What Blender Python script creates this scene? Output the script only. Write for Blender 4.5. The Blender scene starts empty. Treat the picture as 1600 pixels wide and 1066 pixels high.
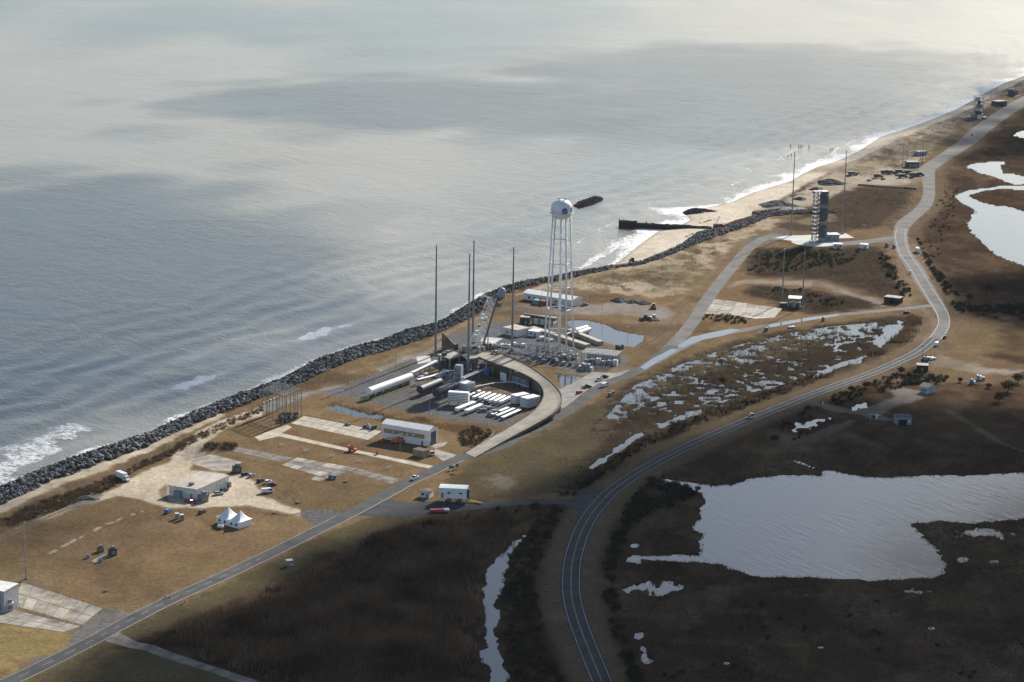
import bpy, math, random
import numpy as np
from mathutils import Vector, Matrix
random.seed(7); RNG = np.random.default_rng(11)
C = bpy.context.scene.collection
PI = math.pi
# ---------------------------------------------------------------- camera
FPX, CAMH, PITCH = 3400.0, 300.0, math.atan(790/3400)
CP, SP = math.cos(PITCH), math.sin(PITCH)
cam = bpy.data.cameras.new('camera'); co = bpy.data.objects.new('camera', cam); C.objects.link(co)
cam.sensor_width = 36; cam.lens = 36*FPX/1600; cam.clip_start = 5; cam.clip_end = 80000
ROLL = math.radians(1.0); CR, SR = math.cos(ROLL), math.sin(ROLL)
co.location = (0, 0, CAMH); co.rotation_euler = (Matrix.Rotation(PI/2-PITCH, 3, 'X') @ Matrix.Rotation(ROLL, 3, 'Z')).to_euler()
bpy.context.scene.camera = co
# ---------------------------------------------------------------- sky and sun
SUN_EL = math.radians(28.2); SUN_AZ = math.radians(28.2)      # azimuth measured from +Y towards +X
SD = Vector((math.sin(SUN_AZ)*math.cos(SUN_EL), math.cos(SUN_AZ)*math.cos(SUN_EL), math.sin(SUN_EL)))
wd = bpy.data.worlds.new('World'); bpy.context.scene.world = wd; wd.use_nodes = True
nt = wd.node_tree
sk = nt.nodes.new('ShaderNodeTexSky'); sk.sky_type = 'NISHITA'; sk.sun_disc = False
sk.sun_elevation = SUN_EL; sk.sun_rotation = SUN_AZ; sk.altitude = 0; sk.air_density = 1.0; sk.dust_density = 0.7; sk.ozone_density = 1.2
nt.links.new(sk.outputs[0], nt.nodes['Background'].inputs[0]); nt.nodes['Background'].inputs[1].default_value = 0.08
sl = bpy.data.lights.new('sun', 'SUN'); sl.energy = 5.0; sl.angle = math.radians(0.53); sl.color = (1.0, 0.945, 0.87)
so = bpy.data.objects.new('sun', sl); C.objects.link(so)
so.rotation_euler = SD.to_track_quat('Z', 'Y').to_euler(); so.location = SD*3000
vs = bpy.context.scene.view_settings
vs.view_transform = 'Standard'; vs.look = 'None'; vs.exposure = 0.68; vs.gamma = 1; vs.use_curve_mapping = False
bpy.context.scene.cycles.volume_bounces = 0
bpy.context.scene.cycles.transparent_max_bounces = 24
bpy.context.scene.cycles.max_bounces = 6
# ---------------------------------------------------------------- survey: a picture point to the ground
def W(px, py, z=0.0):
    x, y = ((px-800)*CR+(py-533)*SR)/FPX, (-(px-800)*SR+(py-533)*CR)/FPX
    d = Vector((x, CP-y*SP, -SP-y*CP))
    t = (z-CAMH)/d.z
    return Vector((d.x*t, d.y*t, z))
def WN(px, py, z=0.0):
    x, y = ((px-800)*CR+(py-533)*SR)/FPX, (-(px-800)*SR+(py-533)*CR)/FPX
    t = (z-CAMH)/(-SP-y*CP)
    return x*t, (CP-y*SP)*t
def hgt(px, pb, pt):
    """height of an upright whose foot is at row pb and whose top is at row pt"""
    D = W(px, pb).y; k = -(-(px-800)*SR+(pt-533)*CR)/FPX
    # up.rel = k*depth ; up.rel = D*SP+CP*q ; depth = D*CP-SP*q
    q = (k*D*CP-D*SP)/(CP+k*SP)
    return q+CAMH
def head(a, b):
    A, B = W(*a), W(*b); return math.atan2(B.y-A.y, B.x-A.x)
# ---------------------------------------------------------------- materials
MATS = {}
def mat(name, col, rough=0.8, metal=0.0, var=0.25, scale=0.8, bump=0.0, bscale=6.0, coat=0.0, spec=0.5):
    """painted / mineral surface: base colour broken up by two noises, faint relief"""
    if name in MATS: return MATS[name]
    m = bpy.data.materials.new(name); m.use_nodes = True; n = m.node_tree; b = n.nodes['Principled BSDF']
    b.inputs['Roughness'].default_value = rough; b.inputs['Metallic'].default_value = metal
    b.inputs['Coat Weight'].default_value = coat; b.inputs['Specular IOR Level'].default_value = spec if rough < .8 else .06
    g = n.nodes.new('ShaderNodeNewGeometry')
    t = n.nodes.new('ShaderNodeTexNoise'); t.inputs['Scale'].default_value = scale; t.inputs['Detail'].default_value = 5
    n.links.new(g.outputs['Position'], t.inputs['Vector'])
    mr = n.nodes.new('ShaderNodeMapRange'); mr.inputs[1].default_value = 0.3; mr.inputs[2].default_value = 0.7
    mr.inputs[3].default_value = 1-var; mr.inputs[4].default_value = 1+var*0.6
    n.links.new(t.outputs[0], mr.inputs[0])
    mx = n.nodes.new('ShaderNodeMix'); mx.data_type = 'RGBA'; mx.blend_type = 'MULTIPLY'; mx.inputs[0].default_value = 1
    mx.inputs[6].default_value = (*col, 1); n.links.new(mr.outputs[0], mx.inputs[7])
    n.links.new(mx.outputs[2], b.inputs['Base Color'])
    if bump:
        bt = n.nodes.new('ShaderNodeTexNoise'); bt.inputs['Scale'].default_value = bscale; n.links.new(g.outputs['Position'], bt.inputs['Vector'])
        bn = n.nodes.new('ShaderNodeBump'); bn.inputs['Strength'].default_value = bump; bn.inputs['Distance'].default_value = 0.15
        n.links.new(bt.outputs[0], bn.inputs['Height']); n.links.new(bn.outputs[0], b.inputs['Normal'])
    MATS[name] = m
    return m
def vmat(name, attr='tint', rough=0.95, trans=0.0):
    """surface whose colour is a per-vertex natural tint (soil, leaf or stem colour)"""
    m = bpy.data.materials.new(name); m.use_nodes = True; n = m.node_tree; b = n.nodes['Principled BSDF']
    a = n.nodes.new('ShaderNodeAttribute'); a.attribute_name = attr
    n.links.new(a.outputs[0], b.inputs['Base Color']); b.inputs['Roughness'].default_value = rough
    b.inputs['Specular IOR Level'].default_value = 0.0
    if trans:                                                   # thin leaves and stems let light through
        t = n.nodes.new('ShaderNodeBsdfTranslucent'); n.links.new(a.outputs[0], t.inputs[0]); mx = n.nodes.new('ShaderNodeMixShader'); mx.inputs[0].default_value = trans
        n.links.new(b.outputs[0], mx.inputs[1]); n.links.new(t.outputs[0], mx.inputs[2]); n.links.new(mx.outputs[0], n.nodes['Material Output'].inputs[0])
    return m
# ---------------------------------------------------------------- objects
def tag(o, label=None, cat=None, group=None, kind=None):
    if label: o['label'] = label
    if cat: o['category'] = cat
    if group: o['group'] = group
    if kind: o['kind'] = kind
    return o
def thing(name, label, cat, loc=(0, 0, 0), rz=0.0, group=None):
    o = bpy.data.objects.new(name, None); C.objects.link(o); o.empty_display_size = 0.5
    o.location = loc; o.rotation_euler = (0, 0, rz)
    return tag(o, label, cat, group)
def link(name, me, m=None, parent=None):
    o = bpy.data.objects.new(name, me); C.objects.link(o)
    if m is not None and not me.materials: me.materials.append(m)
    if parent is not None: o.parent = parent
    return o
def npmesh(name, v, f, tint=None, smooth=False):
    """fast mesh from arrays; f is (n,3) or (n,4)"""
    me = bpy.data.meshes.new(name); v = np.asarray(v, np.float32); f = np.asarray(f, np.int32); k = f.shape[1]
    me.vertices.add(len(v)); me.vertices.foreach_set('co', v.ravel())
    me.loops.add(f.size); me.loops.foreach_set('vertex_index', f.ravel())
    me.polygons.add(len(f)); me.polygons.foreach_set('loop_start', np.arange(0, f.size, k, dtype=np.int32))
    me.polygons.foreach_set('loop_total', np.full(len(f), k, np.int32))
    if smooth: me.polygons.foreach_set('use_smooth', np.ones(len(f), bool))
    me.update(calc_edges=True)
    if tint is not None:
        a = me.attributes.new('tint', 'FLOAT_COLOR', 'POINT')
        a.data.foreach_set('color', np.concatenate([tint, np.ones((len(v), 1))], 1).astype(np.float32).ravel())
    return me
class MB:
    def __init__(s): s.v = []; s.f = []
    def add(s, vs, fs):
        k = len(s.v); s.v += [tuple(p) for p in vs]; s.f += [tuple(i+k for i in q) for q in fs]; return s
    def box(s, cx, cy, z0, sx, sy, sz, rz=0.0):
        c, n = math.cos(rz), math.sin(rz); pts = []
        for z in (z0, z0+sz):
            for a, b in ((-1, -1), (1, -1), (1, 1), (-1, 1)):
                x, y = a*sx/2, b*sy/2; pts.append((cx+c*x-n*y, cy+n*x+c*y, z))
        return s.add(pts, [(3, 2, 1, 0), (4, 5, 6, 7), (0, 1, 5, 4), (1, 2, 6, 5), (2, 3, 7, 6), (3, 0, 4, 7)])
    def cyl(s, p0, p1, r0, r1=None, n=8, caps=True):
        r1 = r0 if r1 is None else r1; p0, p1 = Vector(p0), Vector(p1); d = (p1-p0).normalized()
        u = d.orthogonal().normalized(); w = d.cross(u); pts = []
        for p, r in ((p0, r0), (p1, r1)):
            for i in range(n):
                a = 2*PI*i/n; pts.append(p+(u*math.cos(a)+w*math.sin(a))*r)
        fs = [(i, (i+1) % n, n+(i+1) % n, n+i) for i in range(n)]
        if caps: fs += [tuple(range(n-1, -1, -1)), tuple(range(n, 2*n))]
        return s.add(pts, fs)
    def bar(s, p0, p1, t, h=None): return s.cyl(p0, p1, t*0.7071, None, 4)
    def prism(s, pts, z0, z1):
        n = len(pts); A = sum(pts[i][0]*pts[(i+1) % n][1]-pts[(i+1) % n][0]*pts[i][1] for i in range(n))
        if A < 0: pts = pts[::-1]
        return s.add([(p[0], p[1], z0) for p in pts]+[(p[0], p[1], z1) for p in pts],
                     [tuple(range(n-1, -1, -1)), tuple(range(n, 2*n))]+[(i, (i+1) % n, n+(i+1) % n, n+i) for i in range(n)])
    def prof(s, pts, y0, y1):
        """side profile in x,z pushed along y"""
        n = len(pts); A = sum(pts[i][0]*pts[(i+1) % n][1]-pts[(i+1) % n][0]*pts[i][1] for i in range(n))
        if A < 0: pts = pts[::-1]
        return s.add([(p[0], y0, p[1]) for p in pts]+[(p[0], y1, p[1]) for p in pts],
                     [tuple(range(n)), tuple(range(2*n-1, n-1, -1))]+[(i, n+i, n+(i+1) % n, (i+1) % n) for i in range(n)])
    def lathe(s, prof, n=24, c=(0, 0, 0)):
        pts = [(c[0]+r*math.cos(2*PI*i/n), c[1]+r*math.sin(2*PI*i/n), c[2]+z) for r, z in prof for i in range(n)]
        fs = [(j*n+i, j*n+(i+1) % n, (j+1)*n+(i+1) % n, (j+1)*n+i) for j in range(len(prof)-1) for i in range(n)]
        return s.add(pts, fs)
    def ribbon(s, L, R, zl, zr=None):
        zr = zl if zr is None else zr; n = len(L); k = len(s.v)
        for i in range(n):
            a = zl[i] if hasattr(zl, '__len__') else zl; b = zr[i] if hasattr(zr, '__len__') else zr
            s.v += [(L[i][0], L[i][1], a), (R[i][0], R[i][1], b)]
        for i in range(n-1): s.f.append((k+2*i, k+2*i+1, k+2*i+3, k+2*i+2))
        return s
    def build(s, name, m, parent=None, smooth=False):
        me = bpy.data.meshes.new(name); me.from_pydata(s.v, [], s.f)
        if smooth: me.polygons.foreach_set('use_smooth', [True]*len(me.polygons))
        me.update()
        return link(name, me, m, parent)
def copy_tree(o, parent=None):
    c = o.copy(); C.objects.link(c); c.parent = parent
    for ch in list(o.children): copy_tree(ch, c)
    return c
# ---------------------------------------------------------------- numpy noise and polygons
_H = RNG.random((256, 256)).astype(np.float32)
def vnoise(x, y):
    xf = np.floor(x); yf = np.floor(y); fx = x-xf; fy = y-yf; xi = xf.astype(np.int32); yi = yf.astype(np.int32)
    fx = fx*fx*(3-2*fx); fy = fy*fy*(3-2*fy)
    g = lambda a, b: _H[a & 255, b & 255]
    return (g(xi, yi)*(1-fx)+g(xi+1, yi)*fx)*(1-fy)+(g(xi, yi+1)*(1-fx)+g(xi+1, yi+1)*fx)*fy
def fbm(x, y, s, o=4):
    r = 0; a = 0.5; t = 0; x = x.astype(np.float32); y = y.astype(np.float32)
    for i in range(o): r = r+a*vnoise(x/s*2**i+17.3*i, y/s*2**i+5.1*i); t += a; a *= 0.5
    return r/t
def sst(a, b, x):
    t = np.clip((x-a)/(b-a), 0, 1); return t*t*(3-2*t)
def wpoly(pts, z=0.0): return [W(p[0], p[1], z).to_tuple()[:2] for p in pts]
def sdist(poly, x, y):
    """signed distance, positive inside"""
    x = x.astype(np.float32); y = y.astype(np.float32)
    d = np.full(x.shape, 1e18, np.float32); ins = np.zeros(x.shape, bool); n = len(poly)
    for i in range(n):
        ax, ay = poly[i]; bx, by = poly[(i+1) % n]; ex, ey = bx-ax, by-ay
        t = np.clip(((x-ax)*ex+(y-ay)*ey)/(ex*ex+ey*ey+1e-9), 0, 1)
        d = np.minimum(d, (x-ax-t*ex)**2+(y-ay-t*ey)**2)
        if ey != 0:
            c = ((ay > y) != (by > y)) & (x < ex*(y-ay)/ey+ax); ins ^= c
    d = np.sqrt(d); return np.where(ins, d, -d)
def mask(poly, x, y, soft, pad=40):
    xs = [p[0] for p in poly]; ys = [p[1] for p in poly]
    k = (x > min(xs)-pad) & (x < max(xs)+pad) & (y > min(ys)-pad) & (y < max(ys)+pad)
    r = np.zeros(x.shape)
    if k.any(): r[k] = sst(-soft, soft, sdist(poly, x[k], y[k]))
    return r
def pline(pts, x, y):
    d = np.full(x.shape, 1e18)
    for (ax, ay), (bx, by) in zip(pts[:-1], pts[1:]):
        ex, ey = bx-ax, by-ay; t = np.clip(((x-ax)*ex+(y-ay)*ey)/(ex*ex+ey*ey+1e-9), 0, 1)
        d = np.minimum(d, (x-ax-t*ex)**2+(y-ay-t*ey)**2)
    return np.sqrt(d)
def smooth_line(pts, n=6):
    """Catmull-Rom through 2D points"""
    P = [pts[0]]+list(pts)+[pts[-1]]; out = []
    for i in range(1, len(P)-2):
        for k in range(n):
            t = k/n; q = []
            for a in range(2):
                p0, p1, p2, p3 = P[i-1][a], P[i][a], P[i+1][a], P[i+2][a]
                q.append(0.5*(2*p1+(p2-p0)*t+(2*p0-5*p1+4*p2-p3)*t*t+(3*p1-p0-3*p2+p3)*t**3))
            out.append(tuple(q))
    out.append(tuple(pts[-1])); return out
def offset(pts, d):
    out = []
    for i in range(len(pts)):
        a = pts[max(i-1, 0)]; b = pts[min(i+1, len(pts)-1)]; ex, ey = b[0]-a[0], b[1]-a[1]; l = math.hypot(ex, ey) or 1
        out.append((pts[i][0]-ey/l*d, pts[i][1]+ex/l*d))
    return out
# ================================================================ the setting
SEA_Z = -2.0
SHORE = [(-700,1010),(-250,870),(-120,812),(0,765),(72,734),(152,706),(229,681),(282,656),(335,633),(388,614),(440,594),(493,565),(540,549),(585,538),(630,520),(675,510),
 (697,499),(727,479),(754,463),(778,453),(818,442),(856,436),(896,428),(932,422),(957,414),(967,409),(983,396),(995,386),(1008,376),(1028,362),(1063,352),
 (1079,344),(1067,332),(1112,323),(1143,316),(1174,302),(1205,292),(1236,283),(1254,272),(1277,261),(1308,252),(1343,236),(1376,214),(1408,204),(1440,193),
 (1473,180),(1494,171),(1518,158),(1548,141),(1570,130),(1600,119),(1680,84),(1800,40),(2000,-30),(2300,-100)]
LANDP = wpoly(SHORE, SEA_Z)+[(9000,9000),(9000,-3000),(-3000,-3000),(-3000,300)]
BIGPOND = [(1037,749),(1076,754),(1113,758),(1142,757),(1171,747),(1208,742),(1245,742),(1278,742),(1283,739),(1266,730),(1243,720),(1253,722),(1282,732),(1307,735),(1336,743),
 (1373,745),(1435,742),(1517,740),(1600,738),(1700,735),(1850,732),(1850,805),(1700,806),(1600,811),(1526,815),(1476,815),(1431,817),(1420,821),(1435,830),(1456,848),(1472,869),
 (1476,881),(1470,897),(1451,902),(1406,906),(1352,905),(1295,903),(1245,902),(1196,900),(1171,896),(1146,889),(1121,879),(1097,876),(1006,875),(1002,880),(977,878),(973,871),
 (985,865),(1006,866),(1099,868),(1099,859),(1095,844),(1099,832),(1084,822),(1095,820),(1093,809),(1090,795),(1105,782),(1099,770),(1080,762),(1064,757),(1039,756)]
CREEK = [(769,1066),(754,1015),(759,987),(755,972),(759,932),(757,898),(769,883),(783,869),(803,846),(818,835),(821,839),(801,858),(787,878),(786,898),(783,924),(773,944),(782,958),
 (777,984),(786,1015),(790,1047),(797,1066),(806,1120),(776,1120)]
LAGOON = [(1600,289),(1583,290),(1560,290),(1542,294),(1513,296),(1492,306),(1502,315),(1522,325),(1523,332),(1510,347),(1516,364),(1536,379),(1560,399),(1600,415),(1660,428),(1800,440),(1800,345),
 (1700,345),(1600,330),(1583,324),(1554,321),(1531,315),(1512,306),(1522,300),(1548,296),(1575,294),(1600,297),(1800,300),(1800,288)]
LAGOON2 = [(1509,260),(1531,254),(1571,252),(1564,260),(1569,272),(1583,271),(1600,277),(1700,277),(1700,290),(1600,287),(1585,289),(1570,283),(1553,275),(1530,269)]
LAGOON3 = [(1582,211),(1590,206),(1610,203),(1700,198),(1700,217),(1610,217),(1595,215)]
BASIN = [(882,502),(900,500),(921,501),(946,507),(966,517),(987,521),(1007,524),(1005,532),(991,541),(966,540),(941,533),(921,526),(900,516)]
BASIN2 = [(866,585),(888,586),(912,588),(918,595),(902,604),(878,602)]
BASIN3 = [(509,636),(527,633),(559,641),(598,650),(595,655),(572,652),(538,644)]
DITCH1 = [(1405,501),(1412,504),(1398,524),(1376,541),(1368,537),(1384,518)]
DITCH2 = [(922,730),(950,708),(985,684),(1004,674),(1006,678),(988,691),(955,712),(926,734)]
DITCH3 = [(1030,662),(1060,650),(1092,642),(1094,646),(1060,655),(1034,667)]
DITCH4 = [(1275,584),(1310,569),(1352,553),(1356,556),(1314,573),(1278,588)]
POOL1 = [(1232,668),(1250,660),(1270,655),(1292,652),(1290,658),(1270,664),(1252,671),(1238,675)]
POOL2 = [(1325,634),(1340,630),(1362,626),(1364,632),(1345,637),(1330,638)]
def oval(cx, cy, rx, ry, n=14): return [(cx+rx*math.cos(2*PI*i/n), cy+ry*math.sin(2*PI*i/n)) for i in range(n)]
SMALL = [oval(992,852,7,3), oval(1504,874,9,4), oval(1553,877,6,2.4), oval(1425,923,22,3.5), oval(1336,564,13,4), oval(1455,980,6,2.4), oval(1001,990,9,12), oval(1006,1025,8,11), oval(1025,918,52,10), oval(1540,832,38,6),
         oval(1134,1034,8,3), oval(1258,928,10,2.5), oval(1283,1009,6,2)]
PONDS = [('pond', BIGPOND), ('creek', CREEK), ('lagoon', LAGOON), ('lagoon', LAGOON2), ('lagoon', LAGOON3), ('retention_basin', BASIN), ('retention_basin', BASIN2), ('ditch_water', BASIN3), ('ditch_water', DITCH1),
         ('ditch_water', DITCH2), ('ditch_water', DITCH3), ('ditch_water', DITCH4), ('pool', POOL1), ('pool', POOL2)]+[('pool', p) for p in SMALL]
FLOOD = [(930,660),(985,600),(1050,570),(1110,548),(1190,525),(1290,508),(1400,498),(1412,506),(1370,545),(1290,580),(1200,610),(1120,640),(1030,665),(960,690)]
RAGGED = {13+1+3, 13+1+6, 13+1+7, 13+1+8, 13+1+9, 12, 13}
# ---- roads: edge to edge in the survey picture
MAIN_C = [(960,1110),(941,1066),(921,1018),(902.5,969),(893,929),(893,889),(898,862),(909.5,829),(926.5,800),(949.5,774),(966,760),(1000,737),(1055,707),(1110,682),(1170,656),(1240,628),(1271,616),(1323,597),(1363,583),(1402,566),(1436,549),(1460,529)]
MAIN_W = smooth_line(wpoly(MAIN_C), 6)
FAR_L = [(1452,527),(1465,510),(1465,497),(1455,480),(1437,453),(1417,421),(1402,398),(1396,377),(1396,360),(1404,345),(1427,328),(1440,311),(1442,292),(1437,268),(1437,262),(1462,245),(1496,222),(1520,200),(1570,166),(1600,150),(1700,102)]
FAR_R = [(1470,532),(1482,512),(1483,492),(1475,474),(1461,450),(1442,417),(1426,396),(1419,377),(1419,362),(1428,348),(1450,329),(1460,312),(1461,292),(1461,268),(1466,262),(1494,243),(1527,222),(1552,200),(1592,172),(1620,159),(1720,108)]
COAST_C = [(-160,1142),(-60,1098),(30,1058),(133,1007),(198,972),(267,937),(343,903),(400,876),(437,858),(495,829),(545,804),(603,773),(638,754),(677,736),(703,723),(727,714),(780,699),(807,684),(855,662),(900,633),(925,613),(956,596),(987,585),(1018,566),(1052,540)]
COAST_W = smooth_line(wpoly(COAST_C), 6)
BACK_C = [(1018,568),(1060,545),(1100,527),(1139,520),(1179,513),(1218,506),(1258,499.5),(1310,492.5),(1362,487),(1415,482),(1462,477)]
UP_C = [(1046,545),(1066,524),(1085,500),(1108,464),(1134,430),(1158,401),(1176,383),(1200,370),(1218,366)]
TEE_C = [(556,800),(600,803),(650,801),(700,796),(757,790),(815,785),(872,784),(905,786),(935,787)]
PAD0B_C = [(1200,372),(1240,374),(1300,381),(1350,378),(1400,372),(1412,370)]
LANES = [('coast_road', COAST_W, 8.0), ('marsh_road', smooth_line(wpoly(BACK_C), 5), 7.5), ('beach_road', smooth_line(wpoly(UP_C), 5), 9.0), ('side_road', smooth_line(wpoly(TEE_C), 5), 8.5)]
# ---- ground colours (albedo) by zone: (colour, polygon, soft edge in m, ragged edge in m, strength)
LAWN = (.168,.112,.062); OLIVE = (.135,.105,.05); SANDY = (.46,.385,.285); SAND = (.56,.485,.375); GRAV = (.125,.125,.128); DIRT = (.20,.155,.11); CONC = (.36,.325,.28)
STRIP = [(-300,930),(0,792),(152,727),(316,662),(466,600),(585,551),(697,513),(785,463),(896,432),(998,414),(1100,379),(1200,338),(1304,300),(1400,225),(1600,128),(1800,45),(1800,70),(1600,165),(1461,270),(1455,310),
 (1420,345),(1412,370),(1440,430),(1480,480),(1482,510),(1440,550),(1350,590),(1240,635),(1110,690),(1000,745),(960,775),(850,785),(700,797),(600,802),(495,840),(380,900),(200,980),(60,1066),(-300,1230)]
ZONES = [
 (LAWN, STRIP, 2, 3, 1),
 ((.125,.09,.056), [(0,812),(76,775),(152,745),(229,712),(290,684),(350,655),(412,632),(414,645),(350,674),(300,698),(270,714),(215,738),(170,768),(110,792),(40,818),(0,834)], 2, 4, 1),
 ((.44,.37,.275), [(-60,818),(0,792),(76,754),(152,728),(229,699),(283,672),(348,646),(352,651),(290,680),(229,709),(152,741),(76,769),(0,806),(-60,834)], 1.5, 2.5, .9),
 ((.078,.064,.037), [(700,745),(780,715),(850,675),(925,635),(1000,600),(960,650),(900,720),(870,770),(760,790),(690,780)], 5, 8, .9),
 ((.38,.365,.33), [(760,752),(785,745),(810,748),(812,756),(795,766),(768,768)], 3, 9, .75),
 ((.36,.345,.31), [(868,668),(900,650),(915,655),(880,672)], 3, 6, .3),
 ((.125,.085,.048), [(440,740),(560,745),(640,760),(560,800),(500,815),(455,795),(430,775)], 5, 8, .7),
 ((.080,.061,.040), [(940,622),(1060,562),(1180,525),(1400,492),(1450,495),(1455,520),(1380,560),(1200,640),(1000,730),(900,765),(830,745),(780,715),(850,675)], 4, 6, 1),
 ((.036,.028,.02), [(985,640),(1060,600),(1150,570),(1260,545),(1390,500),(1420,498),(1380,548),(1290,585),(1150,640),(1030,672),(960,720),(890,770),(870,760),(930,690)], 6, 10, .9),
 ((.078,.064,.037), [(760,660),(790,690),(830,690),(900,650),(960,640),(940,700),(880,760),(780,775),(720,765),(700,745),(740,720)], 5, 6, .8),
 ((.075,.055,.039), [(1280,300),(1330,290),(1440,292),(1440,310),(1415,340),(1395,352),(1300,365),(1240,362),(1200,350),(1250,335)], 4, 8, 1),
 ((.064,.048,.034), [(1165,400),(1180,388),(1260,386),(1380,385),(1400,400),(1425,460),(1390,470),(1340,455),(1280,437),(1165,432)], 5, 7, 1),
 ((.060,.045,.033), [(1155,458),(1180,446),(1260,452),(1380,472),(1360,484),(1260,492),(1200,470)], 5, 6, 1),
 ((.38,.305,.215), [(785,463),(896,433),(998,415),(1100,380),(1200,340),(1230,345),(1180,362),(1140,385),(1100,425),(1060,460),(1000,462),(940,455),(880,450),(820,460)], 6, 14, .85),
 ((.26,.205,.15), [(1240,345),(1300,333),(1310,345),(1260,352)], 3, 5, .8),
 (SAND, [(940,412),(975,385),(1035,345),(1050,325),(1100,315),(1165,290),(1270,252),(1335,226),(1430,184),(1590,112),(1800,30),(1800,48),(1600,126),(1494,182),(1460,197),(1408,220),(1354,244),(1300,268),(1255,290),(1215,315),(1190,338),(1120,365),(1070,380),(1000,412)], 3, 2, 1),
 ((.38,.315,.24), [(1300,268),(1354,244),(1408,220),(1460,197),(1494,182),(1540,157),(1600,127),(1800,48),(1800,55),(1600,138),(1500,196),(1465,225),(1437,255),(1437,288),(1340,292),(1290,310),(1250,330),(1215,322)], 4, 8, .9),
 ((.22,.17,.12), [(1465,212),(1500,192),(1560,160),(1600,140),(1600,146),(1540,182),(1510,206),(1470,228)], 4, 8, .8),
 ((.36,.30,.235), [(1315,282),(1400,275),(1440,262),(1446,268),(1440,283),(1400,287),(1340,290)], 3, 3, .9),
 (SANDY, [(110,792),(152,775),(183,763),(209,746),(236,732),(263,723),(274,709),(289,694),(310,676),(343,660),(400,641),(420,632),(424,638),(405,650),(360,668),(322,690),(305,705),(300,722),(296,735),(330,738),(358,741),(385,744),
   (400,754),(403,765),(408,775),(429,783),(466,798),(475,803),(466,806),(440,800),(388,790),(361,791),(309,794),(256,792),(236,786),(209,778),(183,774),(140,788)], 1.2, 1.6, 1),
 ((.17,.15,.13), [(108,786),(150,770),(160,774),(150,784),(125,795),(108,797)], 1.5, 2, .9),
 ((.21,.155,.10), [(247,765),(258,757),(264,762),(262,780),(275,788),(262,787),(250,778)], 1, 1, .9),
 ((.27,.23,.185), [(290,698),(330,690),(335,700),(310,715),(290,722),(286,715)], 1.5, 1.5, .8),
 ((.24,.225,.205), [(405,638),(470,616),(545,598),(600,578),(650,558),(700,528),(708,532),(655,566),(610,586),(560,606),(540,612),(500,612),(470,624),(420,644)], 1.5, 1.5, .85),
 ((.33,.30,.265), [(585,578),(640,556),(672,548),(676,556),(648,570),(610,586)], 3, 4, .8),
 (GRAV, [(500,612),(540,604),(560,597),(600,578),(640,562),(690,556),(740,556),(765,568),(845,603),(850,618),(832,645),(800,664),(765,664),(720,657),(640,643),(580,629),(545,620),(515,620)], 1.5, 1, 1),
 ((.19,.135,.085), [(655,577),(690,574),(712,580),(700,590),(672,596),(655,592)], 1.5, 2, .9),
 ((.17,.12,.08), [(735,592),(770,585),(810,596),(842,606),(845,620),(835,640),(815,655),(800,655),(815,640),(800,622),(760,612),(735,605)], 2, 2, .9),
 (GRAV, [(688,528),(745,512),(790,500),(835,510),(900,520),(935,540),(960,545),(985,560),(975,572),(925,583),(905,582),(860,572),(830,565),(780,550),(720,545)], 2, 2, 1),
 ((.19,.17,.14), [(870,575),(905,578),(965,570),(982,565),(988,578),(955,590),(925,602),(905,608),(885,608),(872,600)], 2, 2, .6),
 ((.25,.225,.195), [(780,482),(830,475),(910,478),(985,470),(1035,478),(1060,492),(1040,500),(960,492),(900,492),(850,490),(790,490)], 3, 4, .85),
 ((.21,.15,.095), [(700,512),(740,498),(800,484),(860,492),(880,498),(800,502),(750,512)], 3, 4, .8),
 ((.19,.135,.09), [(960,500),(1040,500),(1080,470),(1100,440),(1130,400),(1150,390),(1120,440),(1080,505),(1030,550),(1000,555),(1010,525)], 4, 5, .7),
 ((.14,.13,.125), [(1150,385),(1180,368),(1215,360),(1240,362),(1235,370),(1190,385)], 2, 2, .9),
 ((.30,.27,.235), [(1130,452),(1160,436),(1260,440),(1280,441),(1340,458),(1385,473),(1380,478),(1330,462),(1275,447),(1160,443)], 2, 3, .6),
 ((.26,.19,.13), [(1415,380),(1425,375),(1445,400),(1470,445),(1490,480),(1480,482),(1458,450),(1432,410)], 3, 3, .8),
 ((.26,.185,.125), [(1385,395),(1400,385),(1440,460),(1440,474),(1400,478),(1410,460)], 3, 3, .7),
 ((.17,.115,.068), [(1462,535),(1485,505),(1500,490),(1560,500),(1570,520),(1550,560),(1600,570),(1600,600),(1480,600),(1445,585),(1430,560)], 6, 10, .8),
 ((.35,.31,.26), [(1455,560),(1470,556),(1500,565),(1540,575),(1600,578),(1600,584),(1530,584),(1480,575),(1455,572)], 3, 5, .6),
 ((.20,.175,.145), [(1258,628),(1275,625),(1330,640),(1370,632),(1400,618),(1385,610),(1410,606),(1440,612),(1460,612),(1445,622),(1400,635),(1375,648),(1400,657),(1380,658),(1345,648),(1300,643)], 1.5, 2, .9),
 ((.16,.14,.115), [(1215,680),(1260,682),(1330,655),(1340,660),(1270,690),(1225,692)], 2, 3, .7),
 ((.10,.082,.045), [(-100,1060),(0,1066),(130,1000),(200,975),(400,890),(500,838),(600,806),(700,800),(640,815),(560,840),(470,885),(380,930),(300,965),(240,990),(200,1000),(150,1020),(60,1090)], 3, 4, .9),
 ((.105,.085,.047), [(60,1080),(170,1015),(230,1012),(330,1050),(420,1080),(300,1130),(60,1130)], 2, 3, .9),
 ((.215,.16,.07), [(-80,985),(0,978),(30,972),(95,982),(114,998),(110,1012),(80,1024),(30,1030),(-80,1020)], 1.2, 1, 1),
 ((.215,.16,.07), [(-80,1040),(0,1028),(25,1036),(30,1048),(0,1066),(-80,1100)], 1.2, 1, 1),
 ((.13,.125,.12), [(114,990),(125,975),(165,950),(205,958),(240,956),(200,980),(150,1000),(110,1020),(70,1040),(40,1035),(60,1026),(100,1018)], 1, 1, .9),
]
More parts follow.
